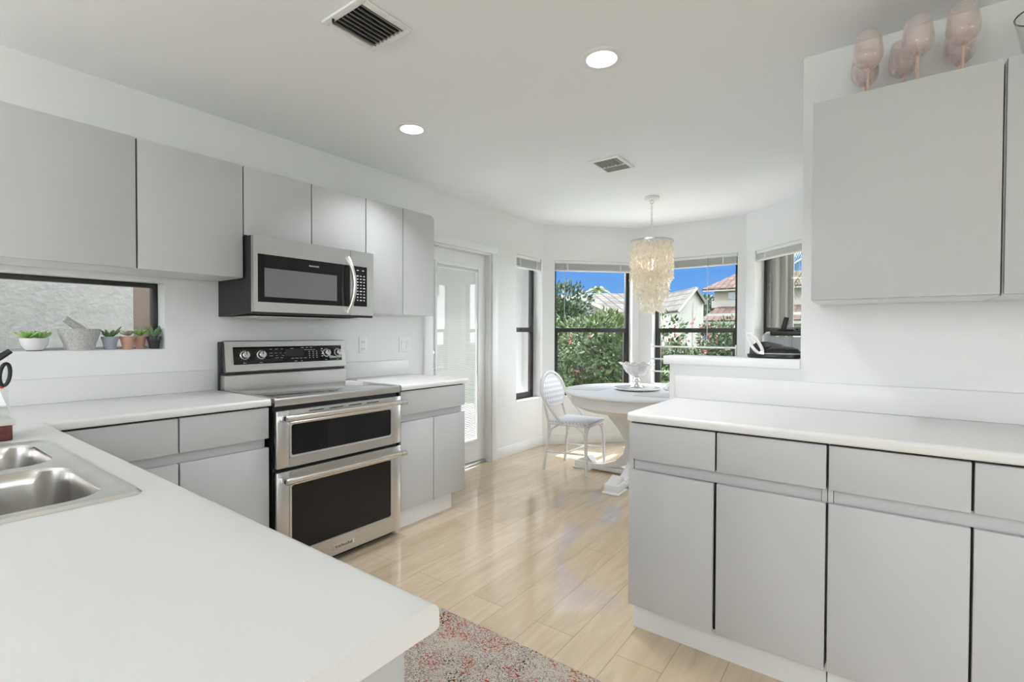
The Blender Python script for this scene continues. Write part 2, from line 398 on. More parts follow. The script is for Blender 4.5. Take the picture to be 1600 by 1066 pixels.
# ------------------------------------------------------------------ mesh builder
class MB:
    def __init__(self):
        self.b = bmesh.new()
    def _add(self, verts, faces, mtx=None):
        vs = [self.b.verts.new((mtx @ Vector(v)) if mtx else Vector(v)) for v in verts]
        for f in faces:
            try: self.b.faces.new([vs[i] for i in f])
            except ValueError: pass
        return vs
    def box(self, x0, x1, y0, y1, z0, z1, bev=0, seg=2, mtx=None):
        t = bmesh.new()
        vs = [t.verts.new(p) for p in ((x0, y0, z0), (x1, y0, z0), (x1, y1, z0), (x0, y1, z0), (x0, y0, z1), (x1, y0, z1), (x1, y1, z1), (x0, y1, z1))]
        for f in ((3, 2, 1, 0), (4, 5, 6, 7), (0, 1, 5, 4), (1, 2, 6, 5), (2, 3, 7, 6), (3, 0, 4, 7)):
            t.faces.new([vs[i] for i in f])
        if bev > 0:
            bmesh.ops.bevel(t, geom=list(t.edges), offset=bev, segments=seg, affect='EDGES', profile=0.5)
        self.merge(t, mtx); return self
    def merge(self, t, mtx=None):
        t.verts.index_update()
        vs = [self.b.verts.new((mtx @ v.co) if mtx else v.co) for v in t.verts]
        for f in t.faces:
            try: self.b.faces.new([vs[v.index] for v in f.verts])
            except ValueError: pass
        t.free()
    def prism(self, pts, axis, a0, a1, mtx=None):
        """pts: 2D outline; axis 'x': (y,z) 'y': (x,z) 'z': (x,y)"""
        n = len(pts)
        def P(p, a):
            return {'x': (a, p[0], p[1]), 'y': (p[0], a, p[1]), 'z': (p[0], p[1], a)}[axis]
        v = [P(p, a0) for p in pts] + [P(p, a1) for p in pts]
        f = [tuple(range(n)), tuple(range(2 * n - 1, n - 1, -1))]
        for i in range(n):
            j = (i + 1) % n
            f.append((i, n + i, n + j, j))
        self._add(v, f, mtx); return self
    def lathe(self, prof, c=(0, 0, 0), n=32, mtx=None, cap=True):
        v, f = [], []
        for r, z in prof:
            for k in range(n):
                a = 2 * PI * k / n
                v.append((c[0] + r * math.cos(a), c[1] + r * math.sin(a), c[2] + z))
        for i in range(len(prof) - 1):
            for k in range(n):
                k2 = (k + 1) % n
                f.append((i * n + k, i * n + k2, (i + 1) * n + k2, (i + 1) * n + k))
        if cap:
            f.append(tuple(range(n - 1, -1, -1)))
            m = (len(prof) - 1) * n
            f.append(tuple(m + k for k in range(n)))
        self._add(v, f, mtx); return self
    def tube(self, pts, r, n=8, closed=False, mtx=None, flat=1.0):
        P = [Vector(p) for p in pts]
        m = len(P)
        R = r if isinstance(r, (list, tuple)) else [r] * m
        prev = None; v = []
        for i, p in enumerate(P):
            if closed: tg = P[(i + 1) % m] - P[i - 1]
            else: tg = P[min(i + 1, m - 1)] - P[max(i - 1, 0)]
            tg.normalize()
            if prev is None:
                a = Vector((0, 0, 1)) if abs(tg.z) < 0.9 else Vector((1, 0, 0))
                nn = (a - tg * a.dot(tg)).normalized()
            else:
                nn = (prev - tg * prev.dot(tg)).normalized()
            prev = nn; bb = tg.cross(nn)
            for k in range(n):
                q = 2 * PI * k / n
                v.append(p + nn * (R[i] * math.cos(q)) + bb * (R[i] * flat * math.sin(q)))
        f = []
        for i in range(m if closed else m - 1):
            i2 = (i + 1) % m
            for k in range(n):
                k2 = (k + 1) % n
                f.append((i * n + k, i * n + k2, i2 * n + k2, i2 * n + k))
        if not closed:
            f.append(tuple(range(n - 1, -1, -1))); f.append(tuple((m - 1) * n + k for k in range(n)))
        self._add(v, f, mtx); return self
    def cyl(self, p, q, r, n=20, r2=None):
        self.tube([p, q], [r, r if r2 is None else r2], n); return self
    def ball(self, c, rx, ry=None, rz=None, n=16, m=10, mtx=None):
        ry = rx if ry is None else ry; rz = rx if rz is None else rz
        v = [(c[0], c[1], c[2] - rz)]; f = []
        for i in range(1, m):
            a = -PI / 2 + PI * i / m
            for k in range(n):
                b = 2 * PI * k / n
                v.append((c[0] + rx * math.cos(a) * math.cos(b), c[1] + ry * math.cos(a) * math.sin(b), c[2] + rz * math.sin(a)))
        v.append((c[0], c[1], c[2] + rz)); L = len(v) - 1
        for k in range(n):
            k2 = (k + 1) % n
            f.append((0, 1 + k2, 1 + k))
            for i in range(m - 2):
                f.append((1 + i * n + k, 1 + i * n + k2, 1 + (i + 1) * n + k2, 1 + (i + 1) * n + k))
            f.append((L, 1 + (m - 2) * n + k, 1 + (m - 2) * n + k2))
        self._add(v, f, mtx); return self
    def quad(self, a, b, c, d, mtx=None):
        self._add([a, b, c, d], [(0, 1, 2, 3)], mtx); return self
    def build(self, name, material, parent=None, origin=None, flat=False, recalc=True, uv=None, extra=None):
        o3 = Vector(origin) if origin is not None else (ORG.get(parent.name, Vector((0, 0, 0))) if parent else Vector((0, 0, 0)))
        if recalc: bmesh.ops.recalc_face_normals(self.b, faces=list(self.b.faces))
        if uv:
            L = self.b.loops.layers.uv.new('UV')
            for f in self.b.faces:
                for l in f.loops: l[L].uv = uv(l.vert.co, f.normal)
        for v in self.b.verts: v.co -= o3
        if extra:
            self.b.verts.index_update(); nf = len(self.b.faces)
            ex = extra[0].b; ex.verts.index_update()
            vs = [self.b.verts.new(v.co - o3) for v in ex.verts]
            for f in ex.faces: self.b.faces.new([vs[v.index] for v in f.verts]).material_index = 1
            ex.free()
        me = bpy.data.meshes.new(name)
        self.b.to_mesh(me); self.b.free()
        me.materials.append(material)
        if extra: me.materials.append(extra[1])
        if not flat:
            for p in me.polygons: p.use_smooth = True
            me.set_sharp_from_angle(angle=math.radians(32))
        o = bpy.data.objects.new(name, me)
        COL.objects.link(o)
        if parent:
            o.parent = parent
        else:
            o.location = o3
        ORG[o.name] = o3
        return o
ORG = {}
def box(*a, **k): return MB().box(*a, **k)

def tag(o, label, cat, group=None):
    o['label'] = label; o['category'] = cat
    if group: o['group'] = group
    return o
def thing(name, label, cat, loc=(0, 0, 0), rz=0, group=None):
    o = bpy.data.objects.new(name, None)
    o.empty_display_size = 0.05
    COL.objects.link(o)
    o.location = loc; o.rotation_euler = (0, 0, rz)
    ORG[o.name] = Vector(loc) if rz == 0 else Vector((0, 0, 0))
    return tag(o, label, cat, group)
def local(name, label, cat, loc=(0, 0, 0), rz=0, group=None):
    """thing whose parts are authored in local coordinates"""
    o = thing(name, label, cat, loc, rz, group); ORG[o.name] = Vector((0, 0, 0)); return o
def struct(name, mb, m, parent=None, **k):
    o = mb.build(name, m, parent, **k)
    if not parent: o['kind'] = 'structure'
    return o
def empty_struct(name, loc=(0, 0, 0)):
    o = bpy.data.objects.new(name, None); COL.objects.link(o); o.location = loc
    o['kind'] = 'structure'; ORG[o.name] = Vector(loc); return o
def plabel(o, s):
    o['label'] = s; return o
def copy_tree(o, loc=None, rz=None, parent=None):
    c = o.copy(); COL.objects.link(c)
    if parent: c.parent = parent
    if loc is not None: c.location = loc
    if rz is not None: c.rotation_euler = (0, 0, rz)
    for ch in list(o.children): copy_tree(ch, parent=c)
    return c
def text_mesh(txt, size, name, material, parent, mtx, depth=0.0006):
    cu = bpy.data.curves.new('t', 'FONT'); cu.body = txt; cu.size = size; cu.extrude = depth; cu.align_x = 'CENTER'; cu.align_y = 'CENTER'
    cu.resolution_u = 3
    ob = bpy.data.objects.new('t', cu); COL.objects.link(ob)
    dg = bpy.context.evaluated_depsgraph_get()
    me = bpy.data.meshes.new_from_object(ob.evaluated_get(dg))
    bpy.data.objects.remove(ob)
    t = bmesh.new(); t.from_mesh(me)
    mb = MB(); mb.merge(t, mtx)
    return mb.build(name, material, parent, recalc=False, flat=True)
# matrix that maps (x,y,z) text plane to a wall facing +X: text x -> +Y, text y -> +Z
def face_x(x, y, z):
    return Matrix(((0, 0, 1, x), (1, 0, 0, y), (0, 1, 0, z), (0, 0, 0, 1)))

# ================================================================== SETTING
ZC = 2.483
def wall_mtx(P, Q):
    """local frame: s along P->Q, t outward (left of the direction is inside), z up"""
    P = Vector((*P, 0)); Q = Vector((*Q, 0)); d = (Q - P).normalized(); n = Vector((-d.y, d.x, 0))
    m = Matrix(((d.x, n.x, 0, P.x), (d.y, n.y, 0, P.y), (0, 0, 1, 0), (0, 0, 0, 1)))
    return m, (Q - P).length
def wall(name, P, Q, openings, thick=0.15, ext=(0, 0), z0=0.0, z1=ZC):
    m, L = wall_mtx(P, Q)
    mb = MB()
    s = -ext[0]
    for (a, b, lo, hi) in sorted(openings):
        mb.box(s, a, 0, thick, z0, z1, mtx=m)
        if lo > z0: mb.box(a, b, 0, thick, z0, lo, mtx=m)
        if hi < z1: mb.box(a, b, 0, thick, hi, z1, mtx=m)
        s = b
    mb.box(s, L + ext[1], 0, thick, z0, z1, mtx=m)
    return struct(name, mb, WALL), m
# floor and ceiling
struct('floor', box(-0.15, 8.0, -6.0, 6.0, -0.06, 0.0), FLOOR)
struct('ceiling', box(-0.15, 8.0, -6.0, 6.0, ZC, ZC + 0.1), CEIL)
# left wall: kitchen window, patio door, narrow window
KW = (-0.25, 0.937, 1.165, 1.517); DR = (2.88, 3.68, 0, 2.03); SW = (4.10, 4.565, 0.54, 2.085)
wall('wall_left', (0, -6), (0, 4.6), [(KW[0] + 6, KW[1] + 6, KW[2], KW[3]), (DR[0] + 6, DR[1] + 6, 0, DR[3]), (SW[0] + 6, SW[1] + 6, SW[2], SW[3])], ext=(0, 0.05))
BA, BB, BC, BD = (0, 4.6), (0.79, 5.43), (1.94, 5.43), (2.77, 4.6)
WA = (0.14, 1.072, 0.54, 2.085); WB = (0.165, 1.07, 0.54, 2.10); WC = (0.146, 1.05, 0.54, 2.085)
_, mA = wall('wall_bay_left', BA, BB, [WA], ext=(0.05, 0.05))
_, mB = wall('wall_bay_back', BB, BC, [WB], ext=(0.05, 0.05))
_, mC = wall('wall_bay_right', BC, BD, [WC], ext=(0.05, 0.05))
wall('wall_nook_right', (2.77, 4.6), (2.77, 2.6), [])
# wall behind the counter on the right and the low pony wall
struct('wall_right', box(2.755, 8.0, 2.479, 2.60, 0, ZC), WALL)
struct('wall_pony', box(2.165, 2.755, 2.479, 2.60, 0, 1.10), WALL)
cap = struct('trim_1', box(2.138, 2.7548, 2.455, 2.63, 1.10, 1.143, 0.004), TRIM)
# living room end walls (behind the camera) with wide openings
mb = MB(); mb.box(-0.15, 0.5, -6.1, -6.0, 0, ZC).box(2.5, 8.0, -6.1, -6.0, 0, ZC).box(0.5, 2.5, -6.1, -6.0, 2.25, ZC); struct('wall_rear', mb, WALL)
mb = MB(); mb.box(8.0, 8.1, -6.1, -2.4, 0, ZC).box(8.0, 8.1, 0.4, 2.7, 0, ZC).box(8.0, 8.1, -2.4, 0.4, 2.2, ZC).box(8.0, 8.1, -2.4, 0.4, 0, 0.9); struct('wall_far_right', mb, WALL)

# baseboards
def baseboard(name, P, Q, s0, s1):
    m, L = wall_mtx(P, Q)
    mb = MB().box(s0, s1, -0.014, 0.0, 0, 0.105, 0.003, mtx=m)
    struct(name, mb, TRIM)
baseboard('baseboard_left', (0, -6), (0, 4.6), 9.765, 10.6)
baseboard('baseboard_bay_left', BA, BB, 0, 1.146)
baseboard('baseboard_bay_back', BB, BC, 0, 1.15)
baseboard('baseboard_bay_right', BC, BD, 0, 1.174)

# windows: frame + sashes + glass in a wall's own frame
def window(name, m, o, rail=1.30, depth=0.10, st=0.042):
    a, b, lo, hi = o
    root = empty_struct(name, m @ Vector(((a + b) / 2, depth, lo)))
    f = MB()
    f.box(a, a + st, depth, depth + 0.05, lo, hi, 0.003, mtx=m).box(b - st, b, depth, depth + 0.05, lo, hi, 0.003, mtx=m)
    if rail: f.box(a + st, b - st, depth, depth + 0.05, lo, lo + st, 0.003, mtx=m)
    else: MB().box(a + st, b - st, depth - 0.004, depth + 0.05, lo, lo + 0.016, 0.002, mtx=m).build('bottom_track', SHUT, root)
    f.box(a + st, b - st, depth, depth + 0.05, hi - st, hi, 0.003, mtx=m)
    f.build('window_frame', BRONZE, root)
    if rail:
        s = MB()
        s.box(a + st, b - st, depth - 0.008, depth + 0.03, rail - 0.028, rail + 0.022, 0.003, mtx=m)
        s.box(a + st, a + st + 0.022, depth - 0.004, depth + 0.03, lo + st, rail - 0.028, 0.002, mtx=m)
        s.box(b - st - 0.022, b - st, depth - 0.004, depth + 0.03, lo + st, rail - 0.028, 0.002, mtx=m)
        s.box(a + st, b - st, depth - 0.004, depth + 0.03, lo + st, lo + st + 0.03, 0.002, mtx=m)
        s.build('window_sash', BRONZE, root)
        MB().box((a + b) / 2 - 0.03, (a + b) / 2 + 0.03, depth - 0.022, depth - 0.008, rail - 0.004, rail + 0.012, 0.002, mtx=m).build('sash_lock', BRONZE, root)
        MB().box(a + st, b - st, depth + 0.032, depth + 0.036, rail + 0.02, hi - st, mtx=m).build('glass_pane', GLASS, root)
        MB().box(a + st + 0.022, b - st - 0.022, depth + 0.010, depth + 0.014, lo + st + 0.03, rail - 0.028, mtx=m).build('glass_pane', GLASS, root)
    else:
        MB().box(a + st, b - st, depth + 0.022, depth + 0.027, lo + 0.016, hi - st, mtx=m).build('glass_pane', GLASS, root)
    return root
mL, _ = wall_mtx((0, 0), (0, 1))
window('window_1', mL, KW, rail=None, depth=0.095, st=0.024)
window('window_2', mL, SW, depth=0.10, st=0.035)
window('window_3', mA, WA)
window('window_4', mB, WB)
window('window_5', mC, WC, depth=0.098)
# sills
def sill(name, m, o, t=0.02, over=0.012):
    a, b, lo, hi = o
    mb = MB().box(a - 0.0, b + 0.0, -over, 0.094, lo - 0.0005, lo + t * 0.15, 0.001, mtx=m)
    struct(name, mb, TRIM)
sill('trim_2', mL, SW); sill('trim_3', mA, WA); sill('trim_4', mB, WB); sill('trim_5', mC, WC)
sill('trim_6', mL, (KW[0], KW[1], KW[2], KW[3]), over=0.004)

# blinds pulled up
def blind(name, m, o, label, h=0.10, wand_s=None, wand_len=0.9):
    a, b, lo, hi = o
    base = m @ Vector(((a + b) / 2, 0.03, hi))
    r = thing(name, label, 'blind', base)
    MB().box(a + 0.006, b - 0.006, 0.006, 0.046, hi - 0.034, hi - 0.001, 0.003, mtx=m).build('head_rail', BLIND, r)
    s = MB(); n = 9
    for k in range(n):
        z = hi - 0.038 - k * (h - 0.05) / n
        s.box(a + 0.012, b - 0.012, 0.006 + 0.002 * (k % 2), 0.044, z - 0.0045, z, 0, mtx=m)
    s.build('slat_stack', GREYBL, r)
    MB().box(a + 0.010, b - 0.010, 0.008, 0.042, hi - h - 0.004, hi - h + 0.012, 0.003, mtx=m).build('bottom_rail', BLIND, r)
    for q in (0.16, 0.84):
        p = a + (b - a) * q
        MB().box(p - 0.006, p + 0.006, 0.003, 0.0055, hi - h, hi - 0.03, mtx=m).build('ladder_tape', BLIND, r)
    if wand_s:
        MB().cyl(m @ Vector((wand_s, 0.004, hi - 0.03)), m @ Vector((wand_s, 0.004, hi - 0.03 - wand_len)), 0.0035, 8).build('tilt_wand', GREYMESH, r)
    return r
blind('window_blind', mL, SW, 'white blind pulled up in the narrow window beside the door', 0.13)
blind('window_blind', mA, WA, 'white blind pulled up in the bay window behind the white chair', 0.115, 0.255, 0.62)
blind('window_blind', mB, WB, 'white blind pulled up in the middle bay window behind the chandelier', 0.115, 0.77, 0.86)
blind('window_blind', mC, WC, 'white blind pulled up in the bay window nearest the upper cabinets on the right', 0.10)

# patio door
d = empty_struct('door_1', (-0.06, 3.28, 0))
cs = MB()
cs.box(0, 0.02, 2.785, 2.88, 0, 2.03, 0.004).box(0, 0.02, 3.68, 3.765, 0, 2.03, 0.004).box(0, 0.02, 2.785, 3.765, 2.03, 2.10, 0.004)
cs.build('door_casing', TRIM, d)
jb = MB().box(-0.149, 0.0, 2.8805, 2.90, 0, 2.03).box(-0.149, 0.0, 3.66, 3.6795, 0, 2.03).box(-0.149, 0.0, 2.90, 3.66, 2.012, 2.0295)
jb.build('door_jamb', TRIM, d)
lf = MB()
X0, X1 = -0.10, -0.058
lf.box(X0, X1, 2.902, 2.985, 0.03, 2.01).box(X0, X1, 3.545, 3.658, 0.03, 2.01).box(X0, X1, 2.985, 3.545, 0.03, 0.24).box(X0, X1, 2.985, 3.545, 1.865, 2.01)
lf.build('door_leaf', WHITE, d)
lt = MB()
for (a, b, c, e_) in ((2.965, 2.99, 0.215, 1.89), (3.54, 3.565, 0.215, 1.89)): lt.box(X1, X1 + 0.014, a, b, c, e_, 0.003)
lt.box(X1, X1 + 0.014, 2.99, 3.54, 0.215, 0.24, 0.003).box(X1, X1 + 0.014, 2.99, 3.54, 1.865, 1.89, 0.003)
lt.build('glazing_bead', WHITE, d)
MB().box(-0.066, -0.063, 2.986, 3.544, 0.241, 1.864).build('glass_pane', GLASS, d)
MB().box(-0.094, -0.091, 2.986, 3.544, 0.241, 1.864).build('glass_pane', GLASS, d)
sl = MB(); z = 0.26
while z < 1.845:
    tilt = -1.15
    dx, dz = 0.0085 * math.cos(tilt), 0.0085 * math.sin(tilt)
    if not (z < 0.50 and False):
        sl.quad((-0.0785 - dx, 2.99, z + dz), (-0.0785 - dx, 3.54, z + dz), (-0.0785 + dx, 3.54, z - dz), (-0.0785 + dx, 2.99, z - dz))
    z += 0.0165
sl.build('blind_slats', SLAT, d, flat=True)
MB().box(-0.089, -0.068, 2.99, 3.54, 1.84, 1.864, 0.002).build('blind_head_rail', BLIND, d)
MB().cyl((-0.052, 3.535, 1.30), (-0.052, 3.535, 0.86), 0.004, 8).build('blind_slider', GREYBL, d)
for zz, nm in ((1.085, 'deadbolt'), (0.965, 'door_lever')):
    h = MB().cyl((X1, 2.935, zz), (X1 + 0.012, 2.935, zz), 0.026, 24)
    if nm == 'deadbolt': h.box(X1 + 0.012, X1 + 0.03, 2.93, 2.94, zz - 0.017, zz + 0.017, 0.002)
    else: h.cyl((X1 + 0.012, 2.935, zz), (X1 + 0.05, 2.935, zz), 0.010, 16).tube([(X1 + 0.046, 2.93, zz), (X1 + 0.05, 2.97, zz), (X1 + 0.05, 3.03, zz - 0.003)], [0.009, 0.0085, 0.007], 10)
    h.build(nm, SILVER, d)
MB().box(-0.149, -0.04, 2.90, 3.66, 0.0, 0.025, 0.004).build('threshold', SILVER, d)

# ================================================================== CABINETS
GRP_U = 'flat grey wall cabinets over the range side'
def door_box(mb, a, b, c, d_, e_, f): mb.box(a, b, c, d_, e_, f, 0.0022, 2)
def upper_left(label, y0, y1, ysplits, z0, z1, chamf=False):
    r = thing('wall_cabinet', label, 'cabinet', (0.0, (y0 + y1) / 2, z0))
    MB().box(0.003, 0.300, y0 + 0.001, y1 - 0.001, z0, z1 - 0.002).build('carcass', CARC, r)
    MB().box(0.300, 0.3035, y0 + 0.001, y1 - 0.001, z0 + 0.004, z1 - 0.003).build('gap_shade_strip', GAP, r)  # dark strip added behind the doors as the shade in their gaps
    ys = [y0] + ysplits + [y1]
    for a, b in zip(ys[:-1], ys[1:]):
        m = MB(); g = 0.0034
        if chamf and b == y1:
            q = [(a + g, z0), (b - g, z0), (b - g, z1 - 0.03), (b - g - 0.012, z1 - 0.010), (b - g - 0.035, z1), (a + g, z1)]
            m.prism(q, 'x', 0.304, 0.323)
        else:
            m.box(0.304, 0.323, a + g, b - g, z0, z1, 0.0022)
        m.build('door', CAB, r)
    return r
upper_left('grey two door wall cabinet above the kitchen window', 0.254, 1.192, [0.723], 1.545, 2.14)
upper_left('short grey two door wall cabinet right above the microwave', 1.192, 1.972, [1.585], 1.775, 2.14)
upper_left('tall narrow two door wall cabinet between microwave and patio door', 1.972, 2.593, [2.287], 1.386, 2.14, True)

def base_left(label, y0, y1, drawers, doors, zb=0.125, toe=(None, None)):
    r = thing('base_cabinet', label, 'cabinet', (0.0, (y0 + y1) / 2, 0))
    MB().box(0.003, 0.580, y0 + 0.001, y1 - 0.001, zb, 0.893).build('carcass', CAB, r)
    MB().box(0.580, 0.6075, y0 + 0.001, y1 - 0.001, zb + 0.004, 0.687).build('gap_shade_strip', GAP, r)  # near-black backing, paints the seams between fronts as dark as deep shade
    MB().box(0.580, 0.6075, y0 + 0.001, y1 - 0.001, 0.737, 0.893).build('gap_shade_strip', GAP, r)
    MB().box(0.580, 0.600, y0 + 0.012, y1 - 0.012, 0.687, 0.737).build('finger_rail', CABD, r)
    g = 0.0032
    for a, b in drawers: MB().box(0.608, 0.628, a + g, b - g, 0.735, 0.886, 0.0022).build('drawer', CAB, r)
    for a, b in doors: MB().box(0.608, 0.628, a + g, b - g, zb, 0.690, 0.0022).build('door', CAB, r)
    ty0, ty1 = toe[0] or y0, toe[1] or y1
    MB().box(0.02, 0.575, ty0 + 0.002, ty1 - 0.002, 0.0, zb).build('toe_kick', TOE, r)
    return r
base_left('grey base cabinet in the corner left of the range', 0.362, 1.170, [(0.383, 0.778), (0.778, 1.170)], [(0.383, 0.778), (0.778, 1.170)])
base_left('grey base cabinet between the range and the patio door', 2.000, 2.607, [(2.000, 2.607)], [(2.000, 2.290), (2.290, 2.607)], toe=(None, 2.52))

# sink base (seen from its end)
r = thing('base_cabinet', 'grey sink cabinet below the near countertop corner', 'cabinet', (1.6, 0.03, 0))
MB().box(0.64, 2.575, -0.27, 0.315, 0.10, 0.66).build('carcass', CAB, r)
sk = MB().box(0.64, 1.0, -0.27, 0.315, 0.66, 0.893).box(1.90, 2.575, -0.27, 0.315, 0.66, 0.893).box(1.0, 1.90, -0.27, -0.255, 0.66, 0.893).box(1.0, 1.90, 0.30, 0.315, 0.66, 0.893)
sk.build('sink_apron', CAB, r)
for a, b in ((0.66, 1.13), (1.13, 1.6), (1.6, 2.07), (2.07, 2.575)):
    MB().box(a + 0.003, b - 0.003, 0.316, 0.334, 0.11, 0.690, 0.002).build('door', CAB, r)
    MB().box(a + 0.003, b - 0.003, 0.316, 0.334, 0.735, 0.886, 0.002).build('drawer', CAB, r)
MB().box(0.66, 2.56, -0.255, 0.26, 0, 0.10).build('toe_kick', TOE, r)
MB().box(0.10, 0.63, -0.27, 0.355, 0.0, 0.893).build('corner_carcass', CAB, r)

def pen_cab(label, xs, first=False):
    x0, x1 = xs[0], xs[-1]
    r = thing('base_cabinet', label, 'cabinet', ((x0 + x1) / 2, 2.2, 0))
    zb = 0.122
    MB().box(x0 + 0.001, x1 - 0.001, 1.925, 2.478, zb, 0.893).build('carcass', CAB, r)
    MB().box(x0 + 0.006, x1 - 0.003, 1.8995, 1.925, zb + 0.003, 0.687).build('gap_shade_strip', GAP, r)  # gap shade laid in as a dark strip behind the fronts
    MB().box(x0 + 0.006, x1 - 0.003, 1.8995, 1.925, 0.737, 0.893).build('gap_shade_strip', GAP, r)
    fr = MB().box(x0 + 0.018, x1 - 0.018, 1.907, 1.925, 0.687, 0.737)
    fr.build('finger_rail', CABD, r)
    MB().box(x0 + 0.001, x0 + 0.016, 1.899, 1.925, 0.687, 0.737).build('rail_end_cap', CAB, r)
    MB().box(x1 - 0.016, x1 - 0.001, 1.899, 1.925, 0.687, 0.737).build('rail_end_cap', CAB, r)
    g = 0.0036
    for k, (a, b) in enumerate(zip(xs[:-1], xs[1:])):
        MB().box(a + g, b - g, 1.879, 1.899, 0.735, 0.884, 0.0022).build('drawer', CAB, r)
        if first and k == 0:
            mm = Matrix.Translation((a, 1.899, 0)) @ Matrix.Rotation(-0.022, 4, 'Z') @ Matrix.Translation((-a, -1.899, 0))
            MB().box(a + g, b - g - 0.003, 1.879, 1.899, zb, 0.690, 0.0022, mtx=mm).build('door', CAB, r)
        else:
            MB().box(a + g, b - g, 1.879, 1.899, zb, 0.690, 0.0022).build('door', CAB, r)
    MB().box(x0 + 0.004, x1, 1.935, 2.47, 0.0, zb).build('toe_kick', TOE, r)
    return r
pen_cab('grey peninsula base cabinet at the open end nearest the dining table', [2.197, 2.546, 2.902], True)
pen_cab('grey base cabinet at the right edge below the long counter', [2.902, 3.260, 3.616])
pen_cab('grey base cabinet beyond the right edge of the picture under the long counter', [3.616, 4.2, 4.6])

def upper_right(label, xs, z0=1.388, z1=2.143):
    x0, x1 = xs[0], xs[-1]
    r = thing('wall_cabinet', label, 'cabinet', ((x0 + x1) / 2, 2.478, z0))
    MB().box(x0 + 0.001, x1 - 0.001, 2.174, 2.477, z0 - 0.004, z1 - 0.002).build('carcass', CARC, r)
    MB().box(x0 + 0.006, x1 - 0.002, 2.1705, 2.174, z0 + 0.004, z1 - 0.006).build('gap_shade_strip', GAP, r)  # thin dark sheet behind the doors, shade of the gaps in its colour
    for a, b in zip(xs[:-1], xs[1:]):
        MB().box(a + 0.0034, b - 0.0034, 2.151, 2.170, z0, z1, 0.0022).build('door', CAB, r)
    return r
upper_right('grey wall cabinet on the right with the wine glasses on top', [2.820, 3.351])
upper_right('grey wall cabinet cut off by the right edge of the picture', [3.353, 3.884])

# ================================================================== COUNTERTOPS
def bull(d0, d1, zt=0.93, zb=0.895, r=0.014):
    """profile from back d0 to rounded front d1"""
    s = 1 if d1 > d0 else -1
    p = [(d0, zb), (d1 - s * 0.006, zb)]
    for k in range(4):
        a = k / 3 * PI / 2
        p.append((d1 - s * 0.006 + s * 0.006 * math.sin(a), zb + 0.006 - 0.006 * math.cos(a)))
    for k in range(7):
        a = k / 6 * PI / 2
        p.append((d1 - s * r + s * r * math.cos(a), zt - r + r * math.sin(a)))
    p.append((d0, zt))
    return p
ct = thing('countertop', 'white laminate countertop in an L around the sink corner', 'countertop', (0.6, 0.3, 0.895))
m = MB()
m.prism(bull(0.002, 0.645), 'y', 0.358, 1.170)                 # run along the left wall
m.box(0.002, 0.645, 0.275, 0.358, 0.895, 0.93).box(0.002, 1.055, -0.29, 0.275, 0.895, 0.93)                  # corner up to the sink
m.box(1.055, 1.83, -0.29, -0.225, 0.895, 0.93)
m.box(1.83, 2.606, -0.29, 0.275, 0.895, 0.93)
m.box(1.055, 1.83, 0.265, 0.275, 0.895, 0.93)
m.prism(bull(0.275, 0.359, r=0.016), 'x', 1.055, 2.606)
m.prism(bull(0.275, 0.359, r=0.016), 'x', 0.645, 1.055)
m.build('worktop', COUNTER, ct)
MB().box(0.002, 0.022, -0.29, 1.170, 0.93, 1.045, 0.004).build('backsplash', COUNTER, ct)
ct = thing('countertop', 'short white countertop between the range and the patio door', 'countertop', (0.3, 2.3, 0.895))
m = MB(); m.prism(bull(0.002, 0.650), 'y', 1.992, 2.625); m.build('worktop', COUNTER, ct)
MB().box(0.002, 0.022, 1.992, 2.605, 0.93, 1.045, 0.004).build('backsplash', COUNTER, ct)
ct = thing('countertop', 'long white peninsula countertop on the right', 'countertop', (3.4, 2.2, 0.895))
m = MB(); m.prism(bull(2.4785, 1.850), 'x', 2.205, 4.6); m.build('worktop', COUNTER, ct)
MB().box(2.200, 4.6, 2.457, 2.4785, 0.93, 1.045, 0.004).build('backsplash', COUNTER, ct)

# ================================================================== SINK
def rrect(x0, x1, y0, y1, r, n=6):
    p = []
    for cx, cy, a0 in ((x1 - r, y1 - r, 0), (x0 + r, y1 - r, PI / 2), (x0 + r, y0 + r, PI), (x1 - r, y0 + r, 1.5 * PI)):
        for k in range(n + 1):
            a = a0 + PI / 2 * k / n
            p.append((cx + r * math.cos(a), cy + r * math.sin(a)))
    return p
def loft(mb, loops, close_last=True):
    n = len(loops[0]); v = [p for L in loops for p in L]; f = []
    for i in range(len(loops) - 1):
        for k in range(n):
            k2 = (k + 1) % n
            f.append((i * n + k, i * n + k2, (i + 1) * n + k2, (i + 1) * n + k))
    if close_last: f.append(tuple((len(loops) - 1) * n + k for k in range(n)))
    mb._add(v, f)
sk = thing('kitchen_sink', 'stainless double bowl sink set in the near white counter', 'sink', (1.44, 0.02, 0.93))
bowls = [(1.068, 1.402, -0.16, 0.243), (1.447, 1.802, -0.16, 0.243)]
rim = bmesh.new()
def ring(pts, z): return [rim.verts.new((x, y, z)) for x, y in pts]
outer0 = ring(rrect(1.034, 1.848, -0.25, 0.290, 0.03), 0.9305)
outer1 = ring(rrect(1.040, 1.842, -0.244, 0.284, 0.03), 0.9365)
outer2 = ring(rrect(1.052, 1.830, -0.232, 0.272, 0.028), 0.9365)
outer3 = ring(rrect(1.057, 1.825, -0.227, 0.267, 0.027), 0.9335)
n = len(outer0)
for A_, B_ in ((outer0, outer1), (outer1, outer2), (outer2, outer3)):
    for k in range(n): rim.faces.new((A_[k], A_[(k + 1) % n], B_[(k + 1) % n], B_[k]))
inner = []
for bw in bowls:
    inner.append(ring(rrect(*bw, 0.07), 0.9335))
ed = []
for L in [outer3] + inner:
    for k in range(len(L)):
        ee = rim.edges.get((L[k], L[(k + 1) % len(L)])) or rim.edges.new((L[k], L[(k + 1) % len(L)]))
        ed.append(ee)
